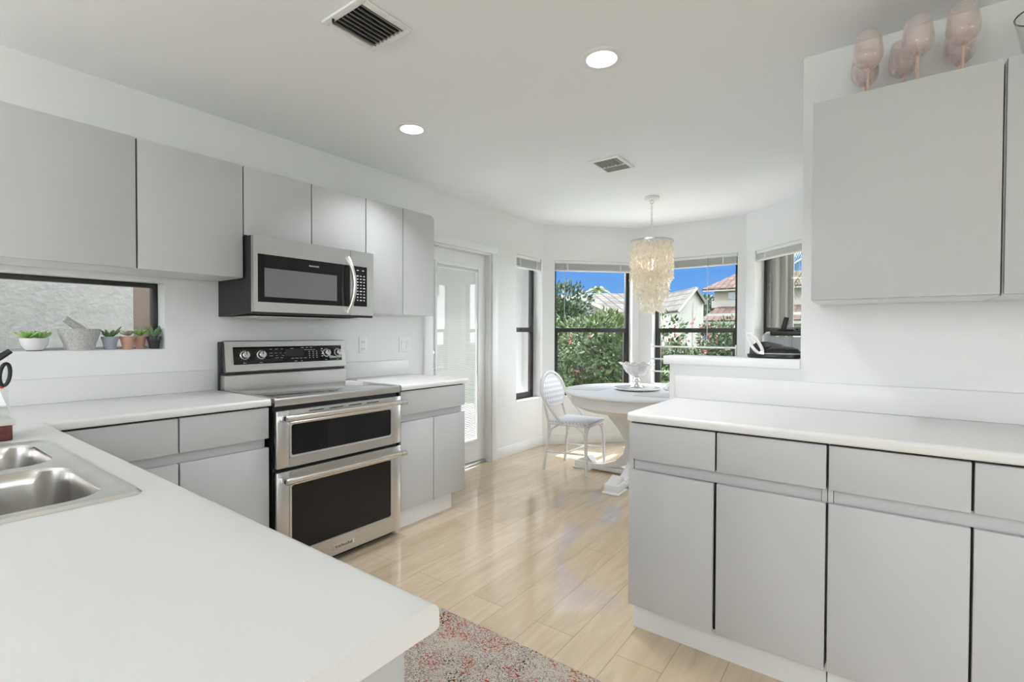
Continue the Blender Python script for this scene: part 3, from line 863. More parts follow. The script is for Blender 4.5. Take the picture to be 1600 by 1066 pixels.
bmesh.ops.triangle_fill(rim, use_beauty=True, use_dissolve=False, edges=ed)
mb = MB(); mb.merge(rim); mb.build('sink_deck', DECKST, sk)
for bw in bowls:
    mb = MB(); x0, x1, y0, y1 = bw
    loops = []
    for z, ins, rr in ((0.9335, 0, 0.07), (0.928, 0.004, 0.068), (0.90, 0.007, 0.066), (0.80, 0.014, 0.062), (0.772, 0.022, 0.058), (0.762, 0.045, 0.045)):
        loops.append([(x, y, z) for x, y in rrect(x0 + ins, x1 - ins, y0 + ins, y1 - ins, rr)])
    loft(mb, loops)
    b = mb.build('bowl', SINKST, sk, recalc=True)
    cx, cy = (x0 + x1) / 2, (y0 + y1) / 2
    MB().lathe([(0.0, 0.004), (0.03, 0.004), (0.042, 0.006), (0.055, 0.003), (0.056, 0.0)], (cx, cy, 0.7621), 24).build('drain', CHROME, b)

# ================================================================== RANGE
rg = thing('range_cooker', 'stainless double oven range with black glass doors', 'range', (0.3, 1.58, 0))
RY0, RY1 = 1.185, 1.977
MB().box(0.02, 0.618, RY0 + 0.004, RY1 - 0.004, 0.035, 0.893).build('body', BLACKM, rg)
kick = MB().box(0.05, 0.60, RY0 + 0.02, RY1 - 0.02, 0.0, 0.035); kick.build('plinth', BLACKM, rg)
ck = MB()
ck.prism([(0.105, 0.893), (0.630, 0.893), (0.632, 0.889), (0.648, 0.889), (0.650, 0.893), (0.650, 0.921), (0.645, 0.928), (0.636, 0.929), (0.628, 0.922), (0.105, 0.922)], 'y', RY0, RY1)
ck.box(0.105, 0.645, RY0, RY0 + 0.014, 0.920, 0.932, 0.003).box(0.105, 0.645, RY1 - 0.014, RY1, 0.920, 0.932, 0.003)
ck.build('cooktop_frame', STEEL, rg)
MB().box(0.112, 0.622, RY0 + 0.016, RY1 - 0.016, 0.9221, 0.9265, 0.002).build('cooktop_glass', mat('grey_cooktop_glass', (0.42, 0.42, 0.42), 0.08, metal=0.75), rg)
# backguard
bg = MB()
bg.prism([(0.100, 0.895), (0.100, 1.010), (0.086, 1.012), (0.03, 1.012), (0.03, 0.895)], 'y', RY0 + 0.004, RY1 - 0.004)
bg.build('backguard_lower_panel', STEEL, rg)
MB().box(0.026, 0.084, RY0 + 0.006, RY1 - 0.006, 1.012, 1.03).box(0.024, 0.046, RY0, RY1, 0.895, 1.202, 0.002).box(0.046, 0.066, RY0 + 0.001, RY0 + 0.012, 1.03, 1.203).build('backguard_body', BLACKM, rg)
up_ = MB()
up_.prism([(0.046, 1.030), (0.098, 1.027), (0.102, 1.032), (0.078, 1.203), (0.073, 1.208), (0.046, 1.208)], 'y', RY0 + 0.012, RY1 - 0.003)
up_.build('control_console', STEEL, rg)
ang = math.atan2(0.102 - 0.078, 1.203 - 1.032)
def cons(y, z, off=0.0):
    x = 0.102 - (z - 1.032) * math.tan(ang)
    return Vector((x + off, y, z))
def cons_mtx(y, z, off=0.0):
    """frame on the sloping console face: x->+Y, y->up the slope, z->outwards"""
    p = cons(y, z, off); upv = Vector((-math.sin(ang), 0, math.cos(ang))); nv = Vector((math.cos(ang), 0, math.sin(ang)))
    return Matrix(((0, upv.x, nv.x, p.x), (1, 0, 0, p.y), (0, upv.z, nv.z, p.z), (0, 0, 0, 1)))
pn = MB().box(-0.352, 0.352, -0.051, 0.051, 0.0004, 0.003, 0.001, mtx=cons_mtx(1.592, 1.121))
mk = MB(); rnd = random.Random(3)
CM = cons_mtx(1.592, 1.121)
def dash(x, y, w, h=0.0022): mk.box(x - w / 2, x + w / 2, y - h / 2, y + h / 2, 0.0030, 0.0034, mtx=CM)
for row, xs in ((0.034, (-0.135, -0.10, -0.065)), (0.010, (-0.135, -0.105, -0.075, -0.045)), (-0.006, (-0.135, -0.10, -0.06)), (-0.02, (-0.10, -0.07)), (0.026, (0.09, 0.11, 0.13, 0.15)), (-0.026, (0.0, 0.028, 0.056, 0.084)), (-0.043, (0.02, 0.06)), (0.040, (0.07, 0.10, 0.13))):
    for x in xs: dash(x, row, rnd.uniform(0.010, 0.022))
for i in range(3):
    for j in range(4): dash(0.115 + i * 0.026, 0.014 - j * 0.013, 0.006, 0.005)
for j in range(4): dash(0.205, 0.03 - j * 0.016, 0.010, 0.006)
dash(0.0, 0.036, 0.02)
for kx in (-0.292, -0.197, 0.232, 0.317):
    for q in range(12):
        a = PI * (0.15 + 1.7 * q / 11) - PI / 2 - PI * 0.0
        mk.box(kx + 0.033 * math.sin(a * 1.0) - 0.001, kx + 0.033 * math.sin(a) + 0.001, 0.002 + 0.033 * math.cos(a) - 0.001, 0.002 + 0.033 * math.cos(a) + 0.001, 0.0030, 0.0034, mtx=CM)
    dash(kx, -0.043, 0.016)
pn = pn.build('control_panel', BGLASS, rg, extra=(mk, PRINT))
dp = MB().box(-0.045, 0.075, -0.012, 0.030, 0.0030, 0.0036, mtx=CM); dp.build('clock_display', mat('display_black', (0.02, 0.022, 0.025), 0.1), pn)
for kx in (-0.292, -0.197, 0.232, 0.317):
    k_ = MB().lathe([(0.027, 0.003), (0.027, 0.010), (0.0255, 0.012), (0.0225, 0.0125), (0.0205, 0.034), (0.018, 0.037), (0.0, 0.037)], (0, 0, 0), 28, mtx=CM @ Matrix.Translation((kx, 0.002, 0)))
    kn = k_.build('knob', SILVER, rg)
    MB().box(kx - 0.002, kx + 0.002, 0.002, 0.020, 0.0368, 0.0378, mtx=CM).build('pointer', BLACK, kn)
# doors
def oven_door(z0, z1, wz0, wz1, hz, name):
    dm = MB()
    y0, y1 = RY0 + 0.003, RY1 - 0.003
    wy0, wy1 = 1.264, 1.896
    xa, xb = 0.625, 0.662
    dm.box(xa, xb, y0, wy0 - 0.012, z0, z1, 0.004).box(xa, xb, wy1 + 0.012, y1, z0, z1, 0.004)
    dm.box(xa, xb, wy0 - 0.014, wy1 + 0.014, z0, wz0 - 0.012, 0.0).box(xa, xb, wy0 - 0.014, wy1 + 0.014, wz1 + 0.012, z1, 0.0)
    dr = dm.build(name, STEEL, rg)
    fr = MB(); out = rrect(wy0 - 0.015, wy1 + 0.015, wz0 - 0.015, wz1 + 0.015, 0.018, 4); inn = rrect(wy0, wy1, wz0, wz1, 0.012, 4)
    loft(fr, [[(xb - 0.002, a, b) for a, b in out], [(xb + 0.003, a, b) for a, b in rrect(wy0 - 0.010, wy1 + 0.010, wz0 - 0.010, wz1 + 0.010, 0.016, 4)], [(xb + 0.001, a, b) for a, b in inn], [(xb - 0.010, a, b) for a, b in inn]], False)
    fr.build('window_trim', CHROME if False else STEEL, dr)
    MB().box(xa + 0.004, xb - 0.004, wy0 - 0.013, wy1 + 0.013, wz0 - 0.013, wz1 + 0.013).build('oven_glass', BGLASS, dr)
    h = MB(); xh = 0.715
    h.cyl((xh, y0 + 0.022, hz), (xh, y1 - 0.006, hz), 0.0135, 20)
    hb = h.build('handle', mat('warm_steel_' + name, (0.80, 0.775, 0.74), 0.22, metal=1), dr)
    for yy, s in ((y0 + 0.022, 1), (y1 - 0.006, -1)):
        MB().cyl((xh, yy - s * 0.004, hz), (xh, yy + s * 0.035, hz), 0.0165, 20).build('end_cap', SILVER, hb)
        MB().box(xb, xh, yy + s * 0.004 - 0.008, yy + s * 0.004 + 0.008, hz - 0.013, hz + 0.013, 0.003).build('bracket', SILVER, hb)
    return dr
d1 = oven_door(0.578, 0.866, 0.636, 0.792, 0.833, 'upper_oven_door')
d2 = oven_door(0.040, 0.560, 0.140, 0.484, 0.522, 'lower_oven_door')
vs_ = MB()
for a in (1.36, 1.48, 1.60, 1.72): vs_.box(0.6605, 0.6627, a, a + 0.085, 0.848, 0.853)
for a in (1.46, 1.60): vs_.box(0.6605, 0.6627, a, a + 0.075, 0.812, 0.816)
vs_.build('vent_slots', BLACKM, d1)
bd = MB().box(0.660, 0.6665, 1.497, 1.632, 0.068, 0.098, 0.0015).build('badge', SILVER, d2)
text_mesh('KitchenAid', 0.0245, 'badge_lettering', BLACK, bd, face_x(0.6668, 1.5645, 0.083) )

# ================================================================== MICROWAVE
mw = thing('microwave', 'stainless over the range microwave with curved handle', 'microwave', (0.2, 1.58, 1.35))
MY0, MY1 = 1.203, 1.945
body = MB(); body.prism([(0.004, 1.346), (0.385, 1.362), (0.385, 1.768), (0.004, 1.768)], 'y', 1.200, 1.962); body.build('case', BLACKM, mw)
un = MB().box(0.06, 0.33, 1.24, 1.92, 1.340, 1.3465).box(0.10, 0.2, 1.34, 1.44, 1.336, 1.341).box(0.10, 0.2, 1.72, 1.82, 1.336, 1.341); un.build('underside_filter', STEEL, mw)
MB().box(0.385, 0.402, 1.200, 1.962, 1.352, 1.366).build('vent_lip', BLACKM, mw)
# door with rounded left side
f = MB(); xf = 0.412
wy0, wy1, wz0, wz1 = 1.222, 1.786, 1.418, 1.672
f.prism([(1.200, 1.366), (wy0, 1.366), (wy0, 1.766), (1.200, 1.766)], 'x', 0.385, xf)
f.box(0.385, xf, wy0, wy1, 1.366, wz0).box(0.385, xf, wy0, wy1, wz1, 1.766).box(0.385, xf, wy1, 1.7875, 1.366, 1.766)
dm = f.build('door', STEEL, mw)
g = MB().box(0.388, xf - 0.001, wy0, wy1, wz0, wz1); g = g.build('door_glass', BGLASS, dm)
MB().box(xf - 0.0012, xf - 0.0006, 1.258, 1.695, 1.447, 1.600).build('viewing_mesh', mat('viewing_window', (0.22, 0.22, 0.225), 0.08, metal=0.5), g)
text_mesh('FRIGIDAIRE', 0.0125, 'brand_lettering', PRINT, dm, face_x(xf - 0.0004, 1.545, 1.638))
p_ = MB().box(0.385, xf, 1.790, 1.812, 1.366, 1.766).box(0.385, xf, 1.912, 1.962, 1.366, 1.766, 0).box(0.385, xf, 1.812, 1.912, 1.366, 1.422).box(0.385, xf, 1.812, 1.912, 1.672, 1.766)
cp = p_.build('control_side', STEEL, mw)
kk = MB()
for j in range(9):
    for i in range(3):
        w = 0.010 if (i + j) % 3 else 0.016
        y = 1.842 + i * 0.024; z = 1.612 - j * 0.019
        kk.box(xf - 0.0009, xf - 0.0004, y - w / 2, y + w / 2, z - 0.003, z + 0.003)
kk.box(xf - 0.0009, xf - 0.0004, 1.835, 1.85, 1.645, 1.65).box(xf - 0.0009, xf - 0.0004, 1.875, 1.89, 1.645, 1.65)
MB().box(0.388, xf - 0.001, 1.812, 1.912, 1.422, 1.672).build('keypad', BGLASS, cp, extra=(kk, PRINT))
h = MB(); pts = []; rr = []
for k in range(15):
    t_ = k / 14; z = 1.380 + t_ * 0.335
    pts.append((xf + 0.004 + 0.052 * math.sin(PI * t_) ** 0.8, 1.768 + 0.012 * math.sin(PI * t_), z)); rr.append(0.0135)
h.tube(pts, rr, 12, flat=0.75)
h.build('handle', mat('handle_steel', (0.70, 0.68, 0.65), 0.3, metal=1), dm)

# ================================================================== OUTLET AND SWITCH
o = thing('outlet', 'white double outlet plate on the wall right of the range', 'outlet', (0.0, 2.186, 1.165))
MB().box(0.0005, 0.006, 2.150, 2.222, 1.107, 1.224, 0.0025).build('cover_plate', PLASTIC, o)
for zz in (1.140, 1.191):
    s_ = MB().lathe([(0.017, 0), (0.017, 0.0025), (0.0, 0.0025)], (0, 0, 0), 20, mtx=face_x(0.006, 2.186, zz)).build('socket', PLASTIC, o)
    MB().box(0.0084, 0.0088, 2.178, 2.1805, zz - 0.006, zz + 0.006).box(0.0084, 0.0088, 2.1915, 2.194, zz - 0.006, zz + 0.006).build('slots', GAP, s_)
o = thing('light_switch', 'white double rocker switch beside the patio door casing', 'switch', (0.0, 2.59, 1.165))
MB().box(0.0005, 0.006, 2.525, 2.648, 1.107, 1.224, 0.0025).build('cover_plate', PLASTIC, o)
for yy in (2.562, 2.611): MB().prism([(0.006, 1.134), (0.0085, 1.134), (0.0115, 1.197), (0.006, 1.197)], 'y', yy - 0.016, yy + 0.016).build('rocker', PLASTIC, o)

# ================================================================== CEILING FIXTURES
def vent(label, x0, x1, y0, y1, n, split=False):
    v = thing('ceiling_vent', label, 'vent', ((x0 + x1) / 2, (y0 + y1) / 2, ZC))
    w = 0.027; zt = ZC - 0.0005; zb = ZC - 0.012
    f = MB().box(x0, x1, y0, y0 + w, zb, zt, 0.003).box(x0, x1, y1 - w, y1, zb, zt, 0.003).box(x0, x0 + w, y0 + w, y1 - w, zb, zt, 0.003).box(x1 - w, x1, y0 + w, y1 - w, zb, zt, 0.003)
    f.build('frame', TRIM, v)
    MB().box(x0 + w, x1 - w, y0 + w, y1 - w, zt - 0.0012, zt).build('duct_opening', VENTD, v)
    if not split:
        for k in range(n):
            x = x0 + w + (x1 - x0 - 2 * w) * (k + 0.6) / n
            MB().prism([(x - 0.003, zt - 0.001), (x - 0.0005, zt - 0.001), (x + 0.010, zb - 0.004), (x + 0.0075, zb - 0.004)], 'y', y0 + w, y1 - w).build('louvre', VENTS, v)
        MB().cyl((x0 + 0.06, y0 + 0.013, zb - 0.012), (x0 + 0.06, y0 + 0.013, zb), 0.005, 8).build('lever', VENTD, v)
    else:
        ym = y0 + (y1 - y0) * 0.60
        MB().box(x0 + w, x1 - w, ym - 0.006, ym + 0.006, zb, zt - 0.001).build('divider', TRIM, v)
        for k in range(6):
            x = x0 + w + (x1 - x0 - 2 * w) * (k + 0.6) / 6
            MB().prism([(x - 0.002, zt - 0.001), (x, zt - 0.001), (x - 0.010, zb - 0.002), (x - 0.012, zb - 0.002)], 'y', y0 + w, ym - 0.006).build('louvre', VENTS, v)
        for k in range(5):
            y = ym + (y1 - w - ym) * (k + 0.6) / 5
            MB().prism([(y - 0.002, zt - 0.001), (y, zt - 0.001), (y + 0.010, zb - 0.002), (y + 0.008, zb - 0.002)], 'x', x0 + w, x1 - w).build('louvre', VENTS, v)
    return v
vent('large square ceiling vent with dark curved slats near the top of the picture', 1.262, 1.508, 1.055, 1.306, 8)
vent('small ceiling vent with slats in two directions near the chandelier', 1.360, 1.592, 3.088, 3.378, 6, True)
for (x, y, lab) in ((2.028, 1.950, 'round recessed ceiling light nearer the right hand upper cabinets'), (0.768, 1.968, 'round recessed ceiling light above the microwave side')):
    L = local('recessed_light', lab, 'ceiling light', (x, y, ZC))
    MB().lathe([(0.066, -0.0005), (0.066, -0.004), (0.070, -0.0065), (0.092, -0.0045), (0.096, -0.0005)], (0, 0, 0), 40, cap=False).build('trim_ring', TRIM, L)
    MB().lathe([(0.0662, -0.002), (0.0, -0.002)], (0, 0, 0), 32, cap=False).build('diffuser', LIT, L)
    lp = lamp('recessed_lamp', 'AREA', 4.5, (0, 0, -0.0045), (0, 0, -1), 0.12, color=(0.96, 0.98, 1)); lp.parent = L; lp.data.spread = math.radians(105)

# ================================================================== CHANDELIER
CX, CY = 1.396, 4.235
ch = thing('chandelier', 'three tier shell chandelier hanging over the round table', 'chandelier', (CX, CY, ZC))
MB().lathe([(0.0, -0.028), (0.058, -0.028), (0.064, -0.022), (0.064, -0.0005), (0.0, -0.0005)], (CX, CY, ZC), 32, cap=False).build('canopy', TRIM, ch)
MB().tube([(CX + 0.014 * math.cos(a), CY, ZC - 0.045 + 0.016 * math.sin(a)) for a in [2 * PI * k / 16 for k in range(16)]], 0.0035, 8, True).build('hook', SILVER, ch)
cn = MB(); z = ZC - 0.062; k = 0
while z > 2.10:
    ax = (1, 0) if k % 2 else (0, 1)
    cn.tube([(CX + ax[0] * 0.008 * math.cos(a), CY + ax[1] * 0.008 * math.cos(a), z - 0.011 + 0.017 * math.sin(a)) for a in [2 * PI * q / 12 for q in range(12)]], 0.0022, 6, True)
    z -= 0.026; k += 1
cn.build('chain', TRIM, ch)
rg_ = MB().lathe([(0.176, 2.076), (0.186, 2.076), (0.187, 2.090), (0.176, 2.090), (0.176, 2.076)], (CX, CY, 0), 48, cap=False)
for a in range(3):
    t_ = a * 2 * PI / 3
    rg_.cyl((CX, CY, 2.09), (CX + 0.18 * math.cos(t_), CY + 0.18 * math.sin(t_), 2.083), 0.004, 8)
rg_.lathe([(0.02, 2.085), (0.02, 2.105), (0.006, 2.11)], (CX, CY, 0), 16)
rg_.build('top_ring', SILVER, ch)
rs = random.Random(11)
def tier(r0, z0, z1, step, sp, rad):
    mb = MB(); ns = int(2 * PI * r0 / sp)
    for s in range(ns):
        a0 = 2 * PI * s / ns
        nz = int((z0 - z1 + rs.uniform(-0.02, 0.02)) / step)
        for j in range(nz):
            z = z0 - (j + 0.5 + 0.5 * (s % 2)) * step
            r = r0 + rs.uniform(-0.006, 0.006)
            a = a0 + rs.uniform(-0.02, 0.02)
            c = Vector((CX + r * math.cos(a), CY + r * math.sin(a), z))
            R = Matrix.Rotation(a + rs.uniform(-1.0, 1.0), 4, 'Z') @ Matrix.Rotation(rs.uniform(-0.65, 0.65), 4, 'Y') @ Matrix.Rotation(PI / 2, 4, 'Y')
            mt = Matrix.Translation(c) @ R
            q = rad * rs.uniform(0.85, 1.1)
            pv = [(q * math.cos(t), q * math.sin(t), 0.0016 * (1 if k % 2 else -1)) for k, t in enumerate([2 * PI * k / 8 for k in range(8)])]
            mb._add(pv, [tuple(range(8))], mt)
    o = mb.build('shell_tier', SHELL, ch, recalc=False, flat=True); o['kind'] = 'stuff'
tier(0.180, 2.080, 1.725, 0.026, 0.028, 0.0175)
tier(0.120, 2.060, 1.740, 0.030, 0.036, 0.0175)
tier(0.148, 1.80, 1.575, 0.026, 0.028, 0.0175)
tier(0.098, 1.66, 1.445, 0.026, 0.027, 0.0165)
MB().cyl((CX, CY, 2.085), (CX, CY, 1.93), 0.012, 12).build('lamp_holder', TRIM, ch)
MB().ball((CX, CY, 1.88), 0.03, 0.03, 0.045).build('bulb', BULB, ch)

# ================================================================== DINING TABLE
TX, TY = 1.355, 4.07
tb = local('dining_table', 'round white pedestal dining table in the bay', 'table', (TX, TY, 0))
MB().lathe([(0.0, 0.728), (0.615, 0.728), (0.640, 0.733), (0.648, 0.742), (0.648, 0.750), (0.640, 0.759), (0.62, 0.762), (0.0, 0.762)], (0, 0, 0), 72, cap=False).build('tabletop', WHITE, tb)
MB().lathe([(0.0, 0.60), (0.50, 0.60), (0.53, 0.612), (0.585, 0.640), (0.595, 0.70), (0.595, 0.7278), (0.0, 0.7278)], (0, 0, 0), 64, cap=False).build('apron', WHITE, tb)
outl = [(0.35, 0.60), (0.285, 0.525), (0.195, 0.43), (0.13, 0.34), (0.105, 0.27), (0.125, 0.19), (0.20, 0.115), (0.33, 0.066), (0.47, 0.052)]
innl = [(0.33, 0.048), (0.17, 0.06), (0.07, 0.115), (0.012, 0.19), (-0.008, 0.27), (0.012, 0.36), (0.07, 0.46), (0.145, 0.55), (0.19, 0.60)]
for k in range(4):
    a = PI + k * PI / 2 + 0.03
    mt = Matrix.Rotation(a, 4, 'Z')
    MB().prism(outl + innl, 'y', -0.042, 0.042, mtx=mt).build('pedestal_leg', WHITE, tb)
    ft = MB().box(0.04, 0.50, -0.05, 0.05, 0.012, 0.05, 0.006, mtx=mt).box(0.44, 0.60, -0.062, 0.062, 0.014, 0.075, 0.01, mtx=mt).box(0.425, 0.615, -0.072, 0.072, 0.0, 0.016, 0.004, mtx=mt)
    ft.prism([(0.45, 0.074), (0.585, 0.074), (0.52, 0.10), (0.47, 0.12), (0.42, 0.074)], 'y', -0.045, 0.045, mtx=mt)
    ft.build('foot', WHITE, tb)
# things on the table
TZ = 0.762
pm = MB().box(-0.155, 0.155, -0.21, 0.21, 0, 0.003, 0.001)
pm = pm.build('placemat', MATG, None, origin=(0, 0, 0)); pm.location = (0.925, 3.985, TZ + 0.0005); pm.rotation_euler = (0, 0, 0.10)
tag(pm, 'silver grey placemat at the left side of the round table', 'placemat')
p2 = pm.copy(); COL.objects.link(p2); p2.location = (1.66, 3.84, TZ + 0.0005); p2.rotation_euler = (0, 0, PI / 2 + 0.1)
tag(p2, 'silver grey placemat at the near side of the table behind the counter', 'placemat')
tr = local('serving_tray', 'round white marble tray with dark underside under the glass bowl', 'tray', (1.325, 4.09, TZ))
MB().lathe([(0.0, 0.0005), (0.165, 0.0005), (0.168, 0.010), (0.0, 0.010)], (0, 0, 0), 48, cap=False).build('base', DKBASE, tr)
MB().lathe([(0.0, 0.0102), (0.195, 0.0102), (0.200, 0.014), (0.200, 0.020), (0.196, 0.023), (0.0, 0.023)], (0, 0, 0), 56, cap=False).build('plate', MARBLE, tr)
bw = local('pedestal_bowl', 'clear crystal bowl on a short silver pedestal on the tray', 'bowl', (1.325, 4.09, TZ + 0.0235))
MB().lathe([(0.0, 0), (0.062, 0), (0.064, 0.006), (0.05, 0.012), (0.026, 0.026), (0.016, 0.040), (0.024, 0.050), (0.030, 0.060), (0.020, 0.072), (0.016, 0.08), (0.030, 0.092), (0.0, 0.094)], (0, 0, 0), 36, cap=False).build('pedestal', CHROME, bw)
prof = [(0.022, 0.094), (0.06, 0.105), (0.094, 0.132), (0.115, 0.165), (0.128, 0.195), (0.150, 0.208)]
vv = MB()
nb = 48; ver = []; fac = []
for i, (r, z) in enumerate(prof + [(r - 0.004, z + 0.003) for r, z in reversed(prof)]):
    for k in range(nb):
        a = 2 * PI * k / nb
        rip = 1 + (0.035 * math.cos(12 * a) if 3 <= i <= 8 else 0)
        ver.append((r * rip * math.cos(a), r * rip * math.sin(a), z + (0.006 * math.cos(12 * a) if 4 <= i <= 7 else 0)))
for i in range(2 * len(prof) - 1):
    for k in range(nb):
        k2 = (k + 1) % nb; fac.append((i * nb + k, i * nb + k2, (i + 1) * nb + k2, (i + 1) * nb + k))
vv._add(ver, fac); vv.build('glass_bowl', CRYSTAL, bw)
MB().tube([(0.150 * (1 + 0.035 * math.cos(12 * a)) * math.cos(a), 0.150 * (1 + 0.035 * math.cos(12 * a)) * math.sin(a), 0.210 + 0.006 * math.cos(12 * a)) for a in [2 * PI * k / 72 for k in range(72)]], 0.0035, 8, True).build('silver_rim', SILVER, bw)
# crumpled napkin
nk = MB(); G = 22; ver = []; fac = []
for i in range(G):
    for j in range(G):
        x = (i / (G - 1) - 0.5) * 0.26; y = (j / (G - 1) - 0.5) * 0.22
        e_ = max(0, 1 - (2 * abs(i / (G - 1) - 0.5)) ** 3) * max(0, 1 - (2 * abs(j / (G - 1) - 0.5)) ** 3)
        h = 0.006 + e_ * (0.055 + 0.075 * noise.noise(Vector((x * 16, y * 16, 2.2)))) + 0.01 * abs(noise.noise(Vector((x * 40, y * 40, 5))))
        ver.append((x, y, max(0.002, h)))
for i in range(G - 1):
    for j in range(G - 1): fac.append((i * G + j, (i + 1) * G + j, (i + 1) * G + j + 1, i * G + j + 1))
nk._add(ver, fac); nk = nk.build('cloth_napkin', CLOTH, None, origin=(0, 0, 0)); nk.location = (1.62, 4.33, TZ); nk.rotation_euler = (0, 0, 0.5)
nk.modifiers.new('thick', 'SOLIDIFY').thickness = 0.002
tag(nk, 'crumpled white cloth on the table behind the glass bowl', 'napkin')

# ================================================================== CHAIR (local: faces +Y)
chr_ = local('rattan_chair', 'white rattan bistro chair with blue and white woven seat at the round table', 'chair', (0.775, 3.985, 0), math.radians(2 - 90))
def arc_pts(f, n): return [f(k / (n - 1)) for k in range(n)]
SZ = 0.455
st = MB()
o1 = rrect(-0.205, 0.205, -0.20, 0.215, 0.06, 5)
def sh(p, s): return [(x * s, y * s) for x, y in p]
loft(st, [[(x, y, SZ - 0.018) for x, y in sh(o1, 0.97)], [(x, y, SZ - 0.008) for x, y in o1], [(x, y, SZ + 0.0) for x, y in o1], [(x, y, SZ + 0.006) for x, y in sh(o1, 0.975)], [(x, y, SZ + 0.004) for x, y in sh(o1, 0.6)]])
st.b.faces.new([v for v in list(st.b.verts)[:len(o1)]][::-1])
st.build('seat', WEAVE, chr_)
MB().tube([(x, y, SZ - 0.022) for x, y in sh(o1, 0.985)], 0.011, 8, True).build('seat_rail', RATTAN, chr_)
feet = {}
for sx in (-1, 1):
    MB().tube([(sx * 0.178, 0.188, SZ - 0.02), (sx * 0.188, 0.196, 0.20), (sx * 0.196, 0.202, 0.0)], [0.0145, 0.0145, 0.0135], 10).build('front_leg', RATTAN, chr_)
    MB().tube([(sx * 0.165, -0.245, 0.60), (sx * 0.172, -0.19, SZ - 0.02), (sx * 0.185, -0.185, 0.30), (sx * 0.205, -0.225, 0.0)], [0.0125, 0.0145, 0.0145, 0.0135], 10).build('rear_leg', RATTAN, chr_)
    # side stretcher and curved braces
    MB().cyl((sx * 0.190, 0.196, 0.185), (sx * 0.196, -0.200, 0.165), 0.009, 8).build('side_stretcher', RATTAN, chr_)
    MB().tube([(sx * 0.187, 0.19, 0.30), (sx * 0.187, 0.165, 0.38), (sx * 0.19, 0.09, 0.43)], 0.008, 8).build('brace', RATTAN, chr_)
    MB().tube([(sx * 0.187, -0.18, 0.30), (sx * 0.187, -0.15, 0.38), (sx * 0.19, -0.07, 0.43)], 0.008, 8).build('brace', RATTAN, chr_)
MB().cyl((-0.189, 0.0, 0.175), (0.189, 0.0, 0.175), 0.009, 8).build('cross_stretcher', RATTAN, chr_)
MB().tube([(-0.187, 0.194, 0.30), (-0.15, 0.194, 0.39), (-0.08, 0.194, 0.43)], 0.008, 8).build('brace', RATTAN, chr_)
MB().tube([(0.187, 0.194, 0.30), (0.15, 0.194, 0.39), (0.08, 0.194, 0.43)], 0.008, 8).build('brace', RATTAN, chr_)
def back_y(z): return -0.185 - (z - 0.46) * 0.24
lp = []
for sx, rng in ((-1, range(0, 8)), (1, range(7, -1, -1))):
    for k in rng:
        t_ = k / 7
        z = 0.43 + t_ * 0.26
        lp.append((sx * (0.226 + 0.008 * math.sin(PI * t_)), -0.02 + (back_y(0.69) + 0.02) * t_, z))
    if sx == -1:
        for q in range(1, 16):
            a = PI - PI * q / 16
            z = 0.69 + 0.20 * math.sin(a)
            lp.append((0.226 * math.cos(a), back_y(z), z))
MB().tube(lp, 0.0135, 10).build('back_hoop', RATTAN, chr_)
ip = []
for q in range(0, 25):
    a = PI - PI * q / 24
    ip.append((0.192 * math.cos(a), 0.69 + 0.165 * math.sin(a)))
low = [(0.184, 0.63), (0.12, 0.585), (0.0, 0.575), (-0.12, 0.585), (-0.184, 0.63)]
outl2 = ip + low
pnl = MB(); loft(pnl, [[(x, back_y(z) + 0.004, z) for x, z in outl2], [(x, back_y(z) - 0.004, z) for x, z in outl2]], True)
pnl.b.verts.ensure_lookup_table(); pnl.b.faces.new([pnl.b.verts[i] for i in range(len(outl2))][::-1])
pnl.build('woven_back', WEAVE, chr_)
MB().tube([(x, back_y(z), z) for x, z in outl2], 0.010, 8, True).build('inner_hoop', RATTAN, chr_)

# ================================================================== RUG
rug = MB(); rug.box(0.742, 3.05, 0.76, 1.530, 0.0005, 0.010, 0.003)
rug = rug.build('rug', RUG, None, origin=(1.9, 1.14, 0))
tag(rug, 'beige grey runner rug with rust and black flecks by the sink counter', 'rug')

# ================================================================== WINE GLASSES
def make_glass(): 
    g = local('wine_glass', 'x', 'wine glass', (0, 0, 0), group='rose wine glasses on the right wall cabinet')
    MB().lathe([(0.0, 0.0), (0.036, 0.0), (0.037, 0.0015), (0.02, 0.004), (0.006, 0.008), (0.0045, 0.02), (0.0042, 0.095), (0.006, 0.108), (0.012, 0.114)], (0, 0, 0), 28, cap=False).build('stem', ROSESTEM, g)
    ou = [(0.012, 0.113), (0.026, 0.119), (0.038, 0.131), (0.0455, 0.150), (0.0475, 0.172), (0.0455, 0.195), (0.0415, 0.222), (0.0370, 0.243)]
    MB().lathe(ou + [(r - 0.0016, z + (0.002 if i < 7 else 0)) for i, (r, z) in reversed(list(enumerate(ou)))], (0, 0, 0), 32, cap=False).build('bowl', ROSE, g)
    return g
G0 = make_glass()
spots = [(2.990, 2.235, 'rose tinted wine glass at the left end, front row on the right wall cabinet'),
         (2.978, 2.385, 'pale wine glass behind the leftmost front glass on the right wall cabinet'),
         (3.135, 2.235, 'rose wine glass in the middle of the front row on the cabinet'),
         (3.098, 2.385, 'rose wine glass in the back row behind the middle front glass'),
         (3.256, 2.235, 'rose wine glass at the right end of the front row, tallest in view'),
         (3.262, 2.395, 'rose wine glass in the back row behind the right end glass')]
for i, (x, y, lab) in enumerate(spots):
    g = G0 if i == 0 else copy_tree(G0)
    g.location = (x, y, 2.1435); g['label'] = lab
vb = local('glass_vase', 'clear glass vase with thin black rim in the top right corner', 'vase', (3.475, 2.33, 2.1435))
VP = [(0.0, 0.0), (0.045, 0.0), (0.050, 0.004), (0.060, 0.08), (0.074, 0.16), (0.080, 0.19)]
